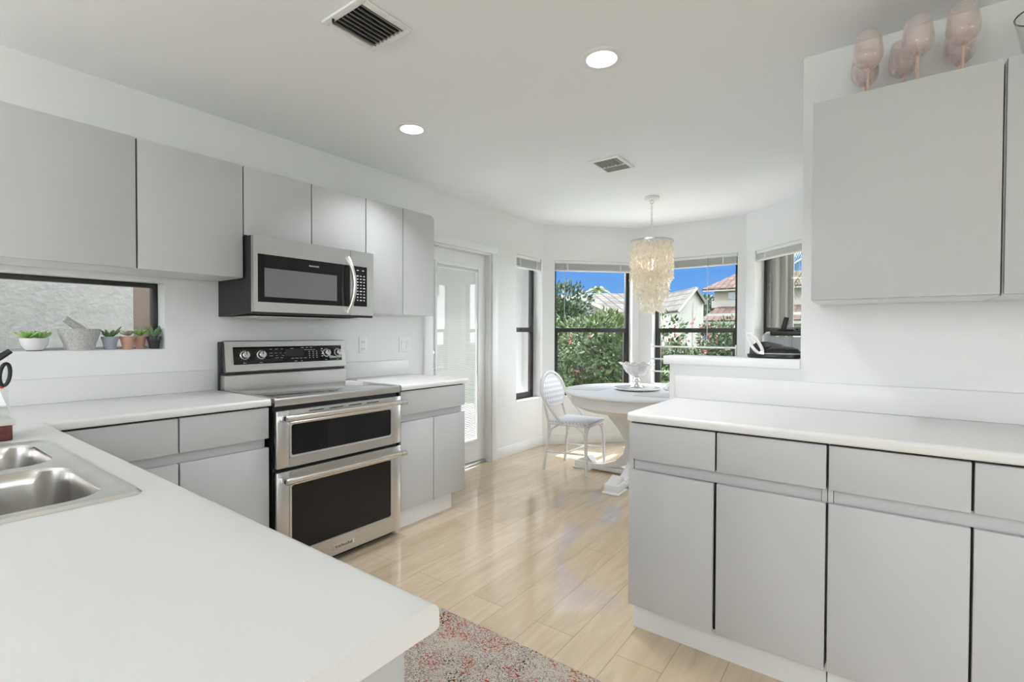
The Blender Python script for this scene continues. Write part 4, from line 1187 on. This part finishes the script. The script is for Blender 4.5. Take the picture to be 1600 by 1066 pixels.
MB().lathe(VP + [(r - 0.003, z + 0.003) for r, z in reversed(VP[1:])] + [(0.0, 0.004)], (0, 0, 0), 40, cap=False).build('body', CLEAR, vb)
MB().tube([(0.0785 * math.cos(a), 0.0785 * math.sin(a), 0.192) for a in [2 * PI * k / 48 for k in range(48)]], 0.0022, 8, True).build('rim', BLACKM, vb)

# ================================================================== KITCHEN WINDOW SILL
SILL = 1.1685
def pot_prof(r0, r1, h, rim=0.0):
    if rim: return [(0.0, 0.0), (r0, 0.0), (r1 * 0.93, h - rim), (r1, h - rim), (r1, h), (r1 - 0.005, h), (r1 * 0.86, h - 0.008), (0.0, h - 0.008)]
    return [(0.0, 0.0), (r0, 0.0), (r1, h), (r1 - 0.005, h), (r1 * 0.88, h - 0.008), (0.0, h - 0.008)]
def rosette(mb, c, R, n, tilt0, seed, leafw=0.35, thick=0.22):
    rr_ = random.Random(seed)
    for k in range(n):
        a = k * 2.399 + rr_.uniform(-0.2, 0.2); t_ = k / n
        elv = tilt0 + (1.35 - tilt0) * (1 - t_) + rr_.uniform(-0.12, 0.12); L = R * (0.55 + 0.45 * t_)
        mt = Matrix.Translation(c) @ Matrix.Rotation(a, 4, 'Z') @ Matrix.Rotation(-elv, 4, 'Y')
        mb.ball((L * 0.5, 0, 0), L * 0.55, L * leafw * 0.5, L * thick * 0.5, 8, 6, mtx=mt)
def plant_pot(name, label, x, y, prof, pm, build_plant, pmat, pname='succulent', base=None):
    p = local(name, label, 'potted plant', (x, y, SILL))
    MB().lathe(prof, (0, 0, 0), 28, cap=False).build('pot', pm, p)
    h = max(z for r, z in prof); rin = [r for r, z in prof][-2]
    MB().lathe([(0.0, h - 0.006), (rin, h - 0.0065)], (0, 0, 0), 20, cap=False).build('soil', SOILP, p)
    if base: MB().lathe(base, (0, 0, 0), 28, cap=False).build('base', DKBASE, p)
    mb = MB(); build_plant(mb, h); mb.build(pname, pmat, p)
    return p
def p1(mb, h): rosette(mb, Vector((0.0, -0.018, h - 0.002)), 0.056, 18, 0.45, 1, 0.34); rosette(mb, Vector((0.008, 0.022, h - 0.002)), 0.054, 16, 0.5, 2, 0.34)
plant_pot('potted_succulent', 'bright green succulent in a white bowl at the left end of the window sill', -0.045, 0.440, [(0.0, 0.004), (0.028, 0.004), (0.042, 0.02), (0.049, 0.040), (0.050, 0.058), (0.046, 0.058), (0.043, 0.050), (0.0, 0.050)], WPOT, p1, SUCC, base=[(0.0, 0.0), (0.026, 0.0), (0.028, 0.0042), (0.0, 0.0042)])
mo = local('mortar', 'grey granite mortar on the kitchen window sill', 'mortar', (-0.050, 0.600, SILL))
MB().lathe([(0.0, 0.0), (0.056, 0.0), (0.060, 0.018), (0.060, 0.028), (0.069, 0.055), (0.077, 0.080), (0.079, 0.102), (0.064, 0.102), (0.060, 0.085), (0.045, 0.05), (0.0, 0.038)], (0, 0, 0), 36, cap=False).build('bowl', GRANITE, mo)
ps = MB().tube([(-0.005, 0.035, 0.060), (-0.002, 0.0, 0.106), (0.0, -0.055, 0.150)], [0.021, 0.018, 0.0155], 16)
ps = ps.build('pestle', GRANITE, None, origin=(0, 0, 0)); ps.location = (-0.050, 0.600, SILL); tag(ps, 'grey granite pestle leaning out of the mortar', 'pestle')
def p2_(mb, h):
    for k, (a, L, e_) in enumerate(((1.3, 0.075, 0.9), (-1.5, 0.055, 0.8), (1.7, 0.06, 0.7), (-1.2, 0.05, 1.1), (0.3, 0.05, 1.0), (-2.0, 0.04, 0.6), (2.4, 0.04, 0.9))):
        mt = Matrix.Translation((0, 0, h - 0.006)) @ Matrix.Rotation(a, 4, 'Z') @ Matrix.Rotation(-e_, 4, 'Y')
        mb.ball((L * 0.5, 0, 0), L * 0.5, 0.010, 0.005, 8, 8, mtx=mt)
plant_pot('potted_succulent', 'upright green succulent in the blue grey pot right of the mortar', -0.052, 0.717, pot_prof(0.023, 0.036, 0.064, 0.012), GREYPOT, p2_, SUCD)
def p3(mb, h): rosette(mb, Vector((0, 0, h + 0.004)), 0.040, 24, 0.30, 5, 0.42)
plant_pot('potted_succulent', 'pale rosette succulent in the front terracotta pot', -0.052, 0.790, pot_prof(0.022, 0.034, 0.066, 0.014), TERRA, p3, SUCP)
def p4(mb, h):
    rosette(mb, Vector((0, 0, h + 0.004)), 0.048, 16, 0.6, 9, 0.3)
plant_pot('potted_succulent', 'green succulent in the terracotta pot tucked behind the front one', -0.078, 0.850, pot_prof(0.017, 0.026, 0.064, 0.012), TERRA, p4, SUCC)
def p5(mb, h):
    for k in range(9):
        a = k * 2.4; L = 0.05 + 0.02 * ((k * 7) % 3) / 2
        mt = Matrix.Translation((0.006 * math.cos(a), 0.012 * math.sin(a), h - 0.006)) @ Matrix.Rotation(a, 4, 'Z') @ Matrix.Rotation(-1.1, 4, 'Y')
        mb.ball((L * 0.5, 0, 0), L * 0.5, 0.009, 0.005, 8, 8, mtx=mt)
plant_pot('potted_succulent', 'spiky dark succulent in the black pot at the right end of the sill', -0.036, 0.899, pot_prof(0.021, 0.032, 0.066, 0.018), BLACK, p5, SUCD)

# ================================================================== KNIFE BLOCK, SCISSORS, KNIFE
kbk = thing('knife_block', 'reddish wooden knife block cut off at the left edge on the counter', 'knife block', (0.89, 0.06, 0.93))
MB().box(0.82, 0.955, -0.12, 0.226, 0.9305, 0.976, 0.003).build('red_wood_body', REDWOOD, kbk)
MB().box(0.82, 0.958, -0.12, 0.232, 0.976, 0.992, 0.002).build('pale_top', PALEW, kbk)
MB().box(0.875, 0.887, -0.10, 0.228, 0.992, 1.24, 0.002).build('clear_panel', CLEAR, kbk)
sc = thing('scissors', 'kitchen scissors with black handles hanging point down at the left edge', 'scissors', (0.89, 0.20, 1.09))
MB().prism([(0.230, 1.014), (0.221, 1.092), (0.210, 1.092), (0.226, 1.014)], 'x', 0.8875, 0.8900).build('blade', SILVER, sc)
MB().prism([(0.230, 1.016), (0.214, 1.092), (0.203, 1.092), (0.225, 1.020)], 'x', 0.8902, 0.8925).build('blade', SILVER, sc)
MB().cyl((0.8875, 0.212, 1.088), (0.8945, 0.212, 1.088), 0.006, 14).build('pivot', RED, sc)
def loop_h(c, ry, rz, rot):
    pts = []
    for k in range(20):
        a = 2 * PI * k / 20
        y, z = ry * math.cos(a), rz * math.sin(a)
        pts.append((0.893, c[0] + y * math.cos(rot) - z * math.sin(rot), c[1] + y * math.sin(rot) + z * math.cos(rot)))
    return pts
MB().tube(loop_h((0.219, 1.124), 0.011, 0.034, -0.10), 0.0052, 8, True).build('finger_loop', BLACK, sc)
MB().tube(loop_h((0.188, 1.122), 0.013, 0.034, 0.35), 0.0052, 8, True).build('finger_loop', BLACK, sc)
kf = thing('kitchen_knife', 'black handled knife above the scissors at the left edge', 'knife', (0.895, 0.18, 1.19))
MB().tube([(0.912, 0.180, 1.158), (0.912, 0.208, 1.180), (0.912, 0.229, 1.197)], [0.009, 0.0095, 0.008], 10).build('handle', BLACK, kf)
MB().prism([(0.182, 1.152), (0.186, 1.166), (0.06, 1.095), (0.03, 1.07)], 'x', 0.9105, 0.9130).build('blade', SILVER, kf)

# ================================================================== APPLIANCE ON THE LEDGE
LZ = 1.1435
ap = local('countertop_appliance', 'black domed appliance with white loop handle on the ledge end', 'appliance', (2.63, 2.548, LZ))
E2 = Matrix.Diagonal((1.0, 0.66, 1, 1))
MB().lathe([(0.0, 0.0), (0.108, 0.0), (0.114, 0.006), (0.114, 0.018), (0.0, 0.018)], (0.006, 0.0, 0.0), 36, mtx=E2, cap=False).build('base', BLACK, ap)
GB = mat('gloss_black', (0.012, 0.012, 0.012), 0.14)
MB().lathe([(0.085, 0.0185), (0.084, 0.030), (0.074, 0.044), (0.048, 0.054), (0.0, 0.058)], (0.034, 0, 0), 36, mtx=E2, cap=False).build('lid', GB, ap)
MB().tube([(0.034 + 0.086 * math.cos(a), 0.058 * math.sin(a), 0.0215) for a in [2 * PI * k / 40 for k in range(40)]], 0.0028, 8, True).build('rim', GREYMESH, ap)
MB().prism([(-0.100, 0.0185), (0.10, 0.0185), (0.085, 0.040), (0.03, 0.064), (-0.03, 0.078), (-0.070, 0.072), (-0.098, 0.052)], 'y', 0.005, 0.062).build('rear_housing', BLACK, ap)
LM = Matrix.Translation((-0.067, -0.045, 0.066)) @ Matrix.Rotation(math.radians(57), 4, 'Y')
MB().tube([LM @ Vector((0.056 * math.cos(a), 0.0, 0.017 * math.sin(a))) for a in [2 * PI * k / 32 for k in range(32)]], 0.0075, 10, True).build('loop_handle', PLASTIC, ap)
MB().cyl((-0.037, -0.052, 0.022), (-0.037, -0.036, 0.022), 0.011, 16).build('hinge', SILVER, ap)

# stand with black top bar by the right bay window
sd = local('equipment_stand', 'stand with black top bar and grey panel by the right bay window', 'stand', (2.47, 4.22, 0))
for x in (-0.14, 0.20): MB().box(x - 0.012, x + 0.012, -0.02, 0.02, 0.02, 1.262, 0.004).build('upright', GREYMESH, sd)
MB().box(-0.17, 0.24, -0.17, 0.17, 0.0, 0.03, 0.006).build('base', BLACKM, sd)
MB().box(-0.128, 0.188, -0.004, 0.004, 0.60, 1.235, 0.001).build('panel', GREYMESH, sd)
MB().box(-0.11, 0.25, -0.028, 0.028, 1.245, 1.285, 0.008).build('top_bar', BLACK, sd)
MB().tube([(-0.155, 0, 1.10), (-0.155, 0, 1.24), (-0.135, 0, 1.262), (-0.08, 0, 1.268)], 0.013, 10).build('curved_grip', PLASTIC, sd)
hd = MB().box(-0.06, 0.05, -0.02, 0.02, 1.284, 1.297, 0.004)
mt = Matrix.Translation((-0.02, 0, 1.29)) @ Matrix.Rotation(0.25, 4, 'Y')
hd.box(-0.018, 0.018, -0.03, 0.03, 0.0, 0.10, 0.006, mtx=mt); hd.build('device_holder', BLACK, sd)
MB().cyl((0.03, -0.012, 0.7), (0.03, -0.012, 1.245), 0.010, 10).build('centre_post', GREYMESH, sd)

# window guard in the middle bay window
wg = local('window_guard', 'white horizontal guard bars across the lower middle bay window', 'window guard', (1.41, 5.39, 0.56))
for k in range(4): MB().cyl((-0.452, 0, 0.555 - k * 0.14), (0.452, 0, 0.555 - k * 0.14), 0.0085, 10).build('bar', PLASTIC, wg)
for x in (-0.449, 0.449): MB().box(x - 0.004, x + 0.004, -0.012, 0.012, 0.10, 0.585, 0.001).build('bracket', PLASTIC, wg)

# ================================================================== OUTSIDE
struct('ground', box(-40, 40, -30, 90, -0.25, -0.12), GRASS)
struct('trim_8', box(-6.0, 7.0, -0.2, 7.0, -0.12, -0.08), BOUNCE_PAVE)  # unseen pale slab, added to bounce daylight up to the nook ceiling
# eaves of this house over the outside walls
ev = MB().box(-0.85, -0.15, -6, 4.9, 2.50, 2.62)
struct('trim_7', ev, FASCIA)
# neighbour's wall beyond the kitchen window
nw = MB(); nw.box(-2.0, -1.75, -4.0, 1.30, -0.12, 4.2)
nw = nw.build('garden_wall', STUCCO_G, None, origin=(-1.9, -1, -0.12)); tag(nw, 'rough grey stucco wall outside the kitchen window', 'wall')
nb2 = thing('building', 'brown stuccoed neighbouring house wall past the grey wall', 'building', (-2.5, 2.2, -0.12))
MB().box(-2.7, -2.3, 1.0, 2.35, -0.12, 4.0).build('wall', STUCCO_B, nb2)
MB().box(-2.3, -2.26, 1.66, 1.71, -0.12, 4.0).build('corner_strip', FASCIA, nb2)
MB().cyl((-2.24, 1.60, 1.18), (-2.24, 1.60, 1.32), 0.02, 8).build('hose_bib', SILVER, nb2)
# storm shutters folded at window sides
def shutter(name, label, P, dvec, width, n, m, z0=0.5, z1=2.12, amp=0.05):
    r = thing(name, label, 'shutter', (P[0], P[1], z0))
    dv = Vector((*dvec, 0)).normalized(); pv = Vector((-dv.y, dv.x, 0)); mb = MB(); pts = []
    for k in range(n + 1): pts.append(Vector((*P, 0)) + dv * (width * k / n) + pv * (amp if k % 2 else 0))
    for a, b in zip(pts[:-1], pts[1:]):
        mb._add([(a.x, a.y, z0), (b.x, b.y, z0), (b.x, b.y, z1), (a.x, a.y, z1)], [(0, 1, 2, 3)])
    o = mb.build('folded_panels', m, r, flat=True); o.modifiers.new('t', 'SOLIDIFY').thickness = 0.006
    MB().box(min(p.x for p in pts) - 0.01, max(p.x for p in pts) + 0.01, min(p.y for p in pts) - 0.01, max(p.y for p in pts) + 0.01, z1, z1 + 0.05).build('track', m, r)
    return r
shutter('storm_shutter', 'folded white storm shutter outside the narrow window', (-0.20, 4.60), (-1, 0.35), 0.50, 8, SHUT)
shutter('storm_shutter', 'folded grey storm shutter outside the right bay window', (2.13, 5.50), (0.93, 0.36), 0.24, 6, SHUTG)
# neighbour wall seen through the door
n3 = MB().box(-6.2, -6.0, 1.5, 16, -0.12, 2.6); n3 = n3.build('garden_wall', STUCCO_W, None, origin=(-6.1, 8, -0.12)); tag(n3, 'pale garden wall seen through the blinds of the patio door', 'wall')

# --- foliage helpers
def leaf(mb, c, L, w, d, rr_):
    d = d.normalized(); a = Vector((rr_.uniform(-1, 1), rr_.uniform(-1, 1), rr_.uniform(-1, 1)))
    s = d.cross(a)
    if s.length < 1e-3: return
    s.normalize(); nrm = s.cross(d)
    mid = c + d * L * 0.5 - nrm * L * 0.08
    mb._add([c, mid + s * w * 0.5, c + d * L, mid - s * w * 0.5, mid + nrm * L * 0.07], [(0, 4, 1), (4, 2, 1), (0, 3, 4), (4, 3, 2)])
def blob_foliage(c, rx, ry, rz, n, L, w, seed, m, parent, name='foliage', lumps=9, fill=0.75):
    rr_ = random.Random(seed); mb = MB()
    C = []
    for k in range(lumps):
        v = Vector((rr_.gauss(0, 1), rr_.gauss(0, 1), rr_.gauss(0, 1))).normalized() * rr_.uniform(0.35, 0.75)
        C.append((Vector((v.x * rx, v.y * ry, v.z * rz)), rr_.uniform(0.35, 0.6)))
    for k in range(n):
        cc, s = C[rr_.randrange(lumps)]
        v = Vector((rr_.gauss(0, 1), rr_.gauss(0, 1), rr_.gauss(0, 1))).normalized()
        q = s * rr_.uniform(fill, 1.0)
        p = Vector(c) + cc + Vector((v.x * rx * q, v.y * ry * q, v.z * rz * q))
        if p.z < -0.1: continue
        dd = v * 0.8 + Vector((rr_.uniform(-0.7, 0.7), rr_.uniform(-0.7, 0.7), rr_.uniform(-0.3, 0.9)))
        leaf(mb, p, L * rr_.uniform(0.6, 1.2), w * rr_.uniform(0.7, 1.2), dd, rr_)
    o = mb.build(name, m, parent, recalc=False, flat=True); o['kind'] = 'stuff' if False else None
    del o['kind']
    return o
def shrub(name, label, x, y, h, rx, ry, n, L, w, seed, m, flowers=0, cat='shrub', fm=None):
    r = thing(name, label, cat, (x, y, -0.12))
    st_ = MB(); rr_ = random.Random(seed)
    for k in range(6):
        a = rr_.uniform(0, 2 * PI); st_.tube([(x, y, -0.12), (x + 0.25 * rx * math.cos(a), y + 0.1 * ry * math.sin(a), h * 0.3), (x + 0.35 * rx * math.cos(a), y + 0.2 * ry * math.sin(a), h * 0.62)], [0.03, 0.02, 0.008], 6)
    st_.build('stems', BARK, r)
    blob_foliage((x, y, h * 0.52), rx, ry, h * 0.52, n, L, w, seed, m, r)
    if flowers: blob_foliage((x, y, h * 0.56), rx * 1.02, ry * 1.02, h * 0.5, flowers, L * 0.7, w * 1.1, seed + 5, fm or FLOWER, r, 'flowers', fill=0.97)
    return r
shrub('bougainvillea', 'leafy shrub with glossy leaves right outside the left bay window', -0.75, 7.25, 1.35, 1.15, 0.7, 5200, 0.12, 0.045, 21, LEAF1, 40)
shrub('bougainvillea', 'shrub with pale top leaves standing right of the dark tree', -1.35, 9.4, 1.80, 1.0, 0.8, 3000, 0.14, 0.055, 33, LEAF3, 60)
shrub('shrub', 'low dark shrub at the left foot of the left bay window', -2.15, 8.0, 1.0, 0.6, 0.5, 1500, 0.10, 0.04, 41, LEAF4, 30)
shrub('shrub', 'shrub with pink flowers seen in the middle bay window', -0.9, 11.2, 1.55, 0.85, 0.7, 2600, 0.13, 0.05, 52, LEAF1, 90)
shrub('shrub', 'yellow green shrub beside the white house wall in the middle window', 0.25, 13.4, 1.45, 0.55, 0.5, 1500, 0.13, 0.05, 57, LEAF3, 0)
shrub('shrub', 'shrub with deep pink blossom between the two other window shrubs', -0.15, 12.4, 1.6, 0.5, 0.45, 1300, 0.13, 0.05, 63, LEAF4, 90)
def tree(label, x, y, h, rx, ry, rz, n, L, seed, m, name='tree'):
    r = thing(name, label, 'tree', (x, y, -0.12))
    MB().tube([(x, y, -0.12), (x + 0.1, y, h * 0.4), (x, y, h)], [0.16, 0.13, 0.06], 8).build('trunk', BARK, r)
    blob_foliage((x, y, h), rx, ry, rz, n, L, L * 0.42, seed, m, r, 'crown', 12)
tree('dense dark green tree in the left bay window before the grey roof', -4.35, 12.0, 1.30, 1.15, 1.1, 1.20, 6000, 0.16, 71, LEAF2)
tree('distant green tree between the gabled house and the two storey house', -10.6, 49.0, 3.6, 1.6, 1.2, 1.7, 1500, 0.4, 72, LEAF4)
def palm(label, x, y, h, L, nf, seed, m, droop=0.9, trunk_r=0.14, nl=22, w=0.06):
    r = thing('palm_tree', label, 'palm', (x, y, -0.12)); rr_ = random.Random(seed)
    MB().tube([(x, y, -0.12), (x + 0.05, y, h * 0.5), (x, y, h)], [trunk_r * 1.2, trunk_r, trunk_r * 0.8], 8).build('trunk', BARK, r)
    for k in range(nf):
        mb = MB(); a = 2 * PI * k / nf + rr_.uniform(-0.2, 0.2); e_ = rr_.uniform(0.1, 1.2); pts = []
        for q in range(9):
            t_ = q / 8
            rad = L * t_ * math.cos(e_ * (1 - 0.3 * t_)); z = h + L * (t_ * math.sin(e_) - droop * t_ * t_ * 0.8)
            pts.append(Vector((x + rad * math.cos(a), y + rad * math.sin(a), z)))
        mb.tube(pts, [0.02 * L / 1.5] * 8 + [0.004], 4)
        for q in range(nl):
            t_ = 0.12 + 0.88 * q / nl; i = min(7, int(t_ * 8)); p = pts[i].lerp(pts[i + 1], t_ * 8 - i); tg = (pts[i + 1] - pts[i]).normalized()
            sd_ = tg.cross(Vector((0, 0, 1))).normalized()
            for s in (-1, 1):
                d_ = sd_ * s + tg * 0.6 + Vector((0, 0, -0.55)); ll = L * 0.34 * math.sin(PI * (0.15 + 0.8 * t_)); 
                d_.normalize(); up_v = tg * w
                mb._add([p - up_v * 0.5, p + up_v * 0.5, p + d_ * ll], [(0, 1, 2)])
        mb.build('frond', m, r, recalc=False, flat=True)
palm('distant palm above the grey roof in the left bay window', -11.7, 29.2, 4.05, 1.1, 12, 81, PALM, 1.0, 0.16, 20, 0.045)
palm('distant palm behind the two storey house', -9.2, 55.0, 6.3, 1.3, 10, 82, PALM, 1.0, 0.18, 18, 0.06)
palm('feathery palm with drooping fronds outside the right bay window', 2.45, 9.0, 2.5, 1.15, 11, 83, PALMG, 1.25, 0.09, 26, 0.018)

# --- houses
def uv_roof(dirv):
    dv = Vector(dirv).normalized()
    def f(co, nrm):
        u = co.dot(dv); s = nrm.cross(dv)
        return (u, co.dot(s))
    return f
def slab(mb, pts, t=0.14):
    n_ = (Vector(pts[1]) - Vector(pts[0])).cross(Vector(pts[2]) - Vector(pts[0])).normalized()
    if n_.z < 0: n_ = -n_
    top = [Vector(p) for p in pts]; bot = [p - n_ * t for p in top]; k = len(pts)
    mb._add(top + bot, [tuple(range(k)), tuple(range(2 * k - 1, k - 1, -1))] + [(i, (i + 1) % k, k + (i + 1) % k, k + i) for i in range(k)])
def gable_house(label, peak, e_near, e_far, ridge_dir, length, roofm, wallm, eave=1.0, over=0.35):
    """gable end through peak and the two eave corners; extruded along ridge_dir"""
    P, E1, E2 = Vector(peak), Vector(e_near), Vector(e_far); D = Vector((*ridge_dir, 0)).normalized() * length; De = D * eave
    r = thing('house', label, 'house', ((P.x + D.x / 2), (P.y + D.y / 2), -0.12))
    rb = MB(); slab(rb, [P, P + D, E1 + De, E1]); rb.build('roof_slope', roofm, r, flat=True, uv=uv_roof(D))
    rb = MB(); slab(rb, [P, P + D, E2 + De, E2]); rb.build('roof_slope', roofm, r, flat=True, uv=uv_roof(D))
    o_ = D.normalized() * over; dn = Vector((0, 0, 0.16))
    w1 = E1.lerp(P, 0.10) - dn; w2 = E2.lerp(P, 0.10) - dn; pk = P - dn
    z0 = -0.12
    ring_ = [Vector((w1.x, w1.y, z0)), w1, pk, w2, Vector((w2.x, w2.y, z0))]
    a = [p + o_ for p in ring_]; b = [p + De - o_ for p in ring_]
    wb = MB(); wb._add(a + b, [(0, 1, 2, 3, 4), (9, 8, 7, 6, 5)] + [(i, i + 1, 6 + i, 5 + i) for i in range(4)]); wb.build('walls', wallm, r, flat=True)
    tb_ = MB()
    for E in (E1, E2): tb_.tube([E - dn * 0.7, P - dn * 0.7], 0.10, 4)
    tb_.build('barge_board', FASCIA, r)
    return r, a
# left house: gable end towards us on the left, tiled slope to the right
gable_house('single storey house with grey tiled roof in the left bay window', (-9.35, 21.9, 3.32), (-5.94, 19.44, 2.18), (-12.8, 24.4, 2.18), (0.75, 0.66), 3.4, TILE_GREY, mat('grey_house_stucco', (0.12, 0.112, 0.104), 0.8, spec=0.08), eave=0.52)  # walls in one even grey stucco
# middle house: white gable end
h2, a2 = gable_house('white gabled house with grey tiled roof in the middle bay window', (-6.71, 33.85, 4.44), (-7.37, 32.09, 2.80), (-6.32, 34.74, 3.45), (-0.62, 0.78), 6, TILE_GREY, mat('gable_white_stucco', (0.21, 0.203, 0.192), 0.8, spec=0.08))  # walls in one even off-white stucco
MB().cyl((-6.70, 32.9, 0), (-6.70, 32.9, 3.3), 0.05, 8).build('downpipe', FASCIA, h2)
# right: two storey house with terracotta roofs
h3 = thing('house', 'two storey house with terracotta tiled roofs at the right of the bay', 'house', (-3.0, 44.0, -0.12))
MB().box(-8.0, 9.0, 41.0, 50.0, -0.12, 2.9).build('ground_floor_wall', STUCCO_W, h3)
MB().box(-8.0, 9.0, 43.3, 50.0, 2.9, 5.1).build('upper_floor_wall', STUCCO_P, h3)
MB().box(-8.15, 9.0, 43.0, 43.35, 3.45, 4.05).build('white_band', FASCIA, h3)
rb = MB(); slab(rb, [(-8.4, 40.2, 2.35), (9.2, 40.2, 2.35), (9.2, 43.2, 3.62), (-7.6, 43.2, 3.62)]); rb.build('lower_roof', TILE_RED, h3, flat=True, uv=uv_roof((1, 0, 0)))
MB().box(-8.4, 9.2, 40.25, 40.35, 2.02, 2.30).build('fascia', FASCIA, h3)
rb = MB(); slab(rb, [(-8.75, 42.4, 5.02), (9.2, 42.4, 5.02), (9.2, 46.4, 6.5), (-7.2, 46.4, 6.5)]); rb.build('upper_roof', TILE_RED, h3, flat=True, uv=uv_roof((1, 0, 0)))
MB().box(-8.7, 9.2, 42.45, 42.55, 4.78, 5.0).build('fascia', FASCIA, h3)
for x0_, x1_ in ((-6.9, -5.9), (-3.6, -2.6), (-0.2, 0.8)): MB().box(x0_, x1_, 43.25, 43.3, 4.1, 4.75).build('window', DARKWIN, h3)
gw = MB().box(-1.6, 6, 18.0, 18.2, -0.12, 1.25); gw = gw.build('garden_wall', STUCCO_W, None, origin=(2, 18.1, -0.12)); tag(gw, 'white garden wall low in the middle bay window', 'wall')
fe = thing('fence', 'dark grey slatted fence panel before the white garden wall', 'fence', (0.9, 16.5, -0.12))
fm_ = mat('grey_fence', (0.25, 0.25, 0.26), 0.7)
MB().box(0.35, 1.5, 16.48, 16.5, -0.10, 0.78).build('panel', fm_, fe)
for x in (0.35, 0.92, 1.5): MB().box(x - 0.04, x + 0.04, 16.44, 16.52, -0.12, 0.84).build('post', fm_, fe)
